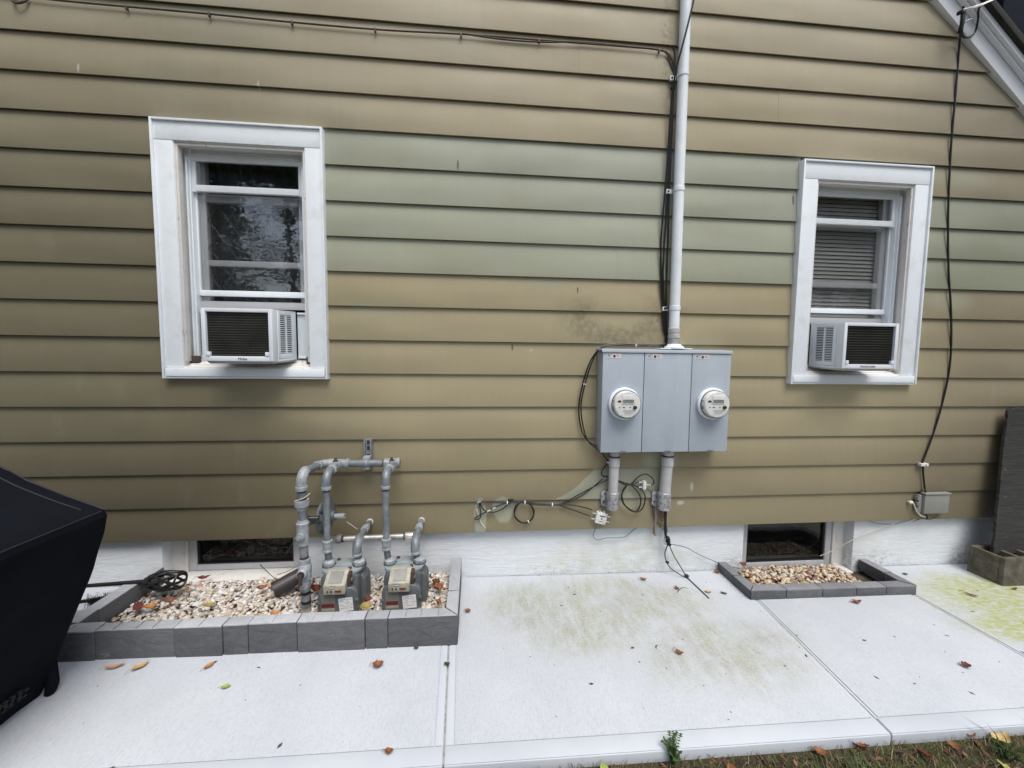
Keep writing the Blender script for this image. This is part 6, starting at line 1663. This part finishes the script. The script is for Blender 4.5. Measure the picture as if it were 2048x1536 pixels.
# ================================================================ TREES (mirrored in the panes, one beyond the roof, others added to shape the light)
def crown_mesh(seedv, n, rx_, rz_, clumps, ls):
    rnd = random.Random(seedv); m_ = MB()
    cs = []
    for i in range(clumps):
        a = rnd.uniform(0, 6.28); t_ = rnd.uniform(-1, 1); r_ = math.sqrt(max(0, 1 - t_ * t_)) * rnd.uniform(.35, 1)
        cs.append((Vector((math.cos(a) * r_ * rx_, math.sin(a) * r_ * rx_, t_ * rz_)), rnd.uniform(.35, .8)))
    for i in range(n):
        c, s_ = rnd.choice(cs)
        p = c + Vector((rnd.gauss(0, 1), rnd.gauss(0, 1), rnd.gauss(0, .6))) * s_ * .6
        d = Vector((rnd.gauss(0, 1), rnd.gauss(0, 1), rnd.gauss(-.3, .6))).normalized(); u = d.orthogonal().normalized()
        l = ls * rnd.uniform(.6, 1.3)
        m_.add([p, p + d * l * .5 + u * l * .3, p + d * l, p + d * l * .5 - u * l * .3], [(0, 1, 2, 3)])
    return m_, cs
def tree(label, x, y, h, rx_, rz_, n, clumps, seedv, group=None, ls=.12, low=0):
    t = thing('tree', label, 'tree', (x, y, zl(x, y)), group)
    rnd = random.Random(seedv + 50)
    z0 = zl(x, y) - .1; zc = h - rz_
    tr = MB()
    tr.tube([(x, y, z0), (x + .1, y, z0 + h * .3), (x - .05, y + .1, z0 + h * .6), (x, y, z0 + h * .92)], [.20, .15, .10, .03], 9, 4)
    m_, cs = crown_mesh(seedv, n, rx_, rz_, clumps, ls)
    for c, s_ in cs[::2]:
        e = Vector((x, y, zc)) + c; b = Vector((x, y, max(z0 + h * .28, min(z0 + h * .85, e.z - .6))))
        tr.tube([b, b.lerp(e, .5) + Vector((0, 0, .15)), e], [.05, .03, .008], 5, 3)
    lr_ = random.Random(seedv + 9)
    for i in range(low):                                     # straggling lower boughs with loose leaf sprays
        a = lr_.uniform(0, 6.28); zb_ = lr_.uniform(3.4, zc - rz_ * .6); L_ = lr_.uniform(.7, 1.7)
        b = Vector((x, y, zb_)); e = b + Vector((math.cos(a) * L_, math.sin(a) * L_, lr_.uniform(-.1, .7)))
        tr.tube([b, b.lerp(e, .5) + Vector((0, 0, .12)), e], [.035, .02, .006], 5, 3)
        for k in range(70):
            p_ = b.lerp(e, lr_.uniform(.3, 1.05)) + Vector((lr_.gauss(0, .22), lr_.gauss(0, .22), lr_.gauss(.05, .14))) - Vector((x, y, zc))
            d = Vector((lr_.gauss(0, 1), lr_.gauss(0, 1), lr_.gauss(-.3, .6))).normalized(); u = d.orthogonal().normalized(); l = ls * lr_.uniform(.5, 1.0)
            m_.add([p_, p_ + d * l * .5 + u * l * .3, p_ + d * l, p_ + d * l * .5 - u * l * .3], [(0, 1, 2, 3)])
    tr.build('trunk', M['bark'], t)
    for v in m_.v: v += Vector((x, y, zc))
    m_.build('crown', M['leafgreen'], t, smooth=False)
tree('loose leafy tree mirrored in the left window panes', -5.8, -10.0, 10.6, 2.3, 2.0, 9000, 40, 11, 'trees across the yard', .16, 26)
tree('dense dark tree mirrored at the left side of left window', -8.8, -10.2, 10.5, 2.0, 4.8, 16000, 90, 12, 'trees across the yard', .2)
tree('dense dark tree added to darken what the right window mirrors', 10.6, -8.4, 9.5, 2.6, 4.6, 15000, 90, 14, 'trees across the yard', .26)  # this tree and the next are added to keep that reflection dark
tree('second dense dark tree added beside it for the right window reflection', 14.2, -9.0, 9.5, 2.6, 4.6, 12000, 80, 16, 'trees across the yard', .26)
for i, (x, y, h, rx_) in enumerate(((-13.5, -7.0, 9.5, 2.8), (-8.0, -4.2, 8.0, 2.4))):  # unseen trees added to block light and darken the left side
    tree(('unseen leafy tree added far left behind the viewer to shade the wall', 'unseen leafy tree added close on the left to block light')[i], x, y, h, rx_, h * .43, 8000, 56, 20 + i, 'added light-blocking trees', .15)
tree('green tree seen beyond the roof edge at top right', 10.5, 5.2, 10.5, 2.4, 3.6, 8000, 60, 15)
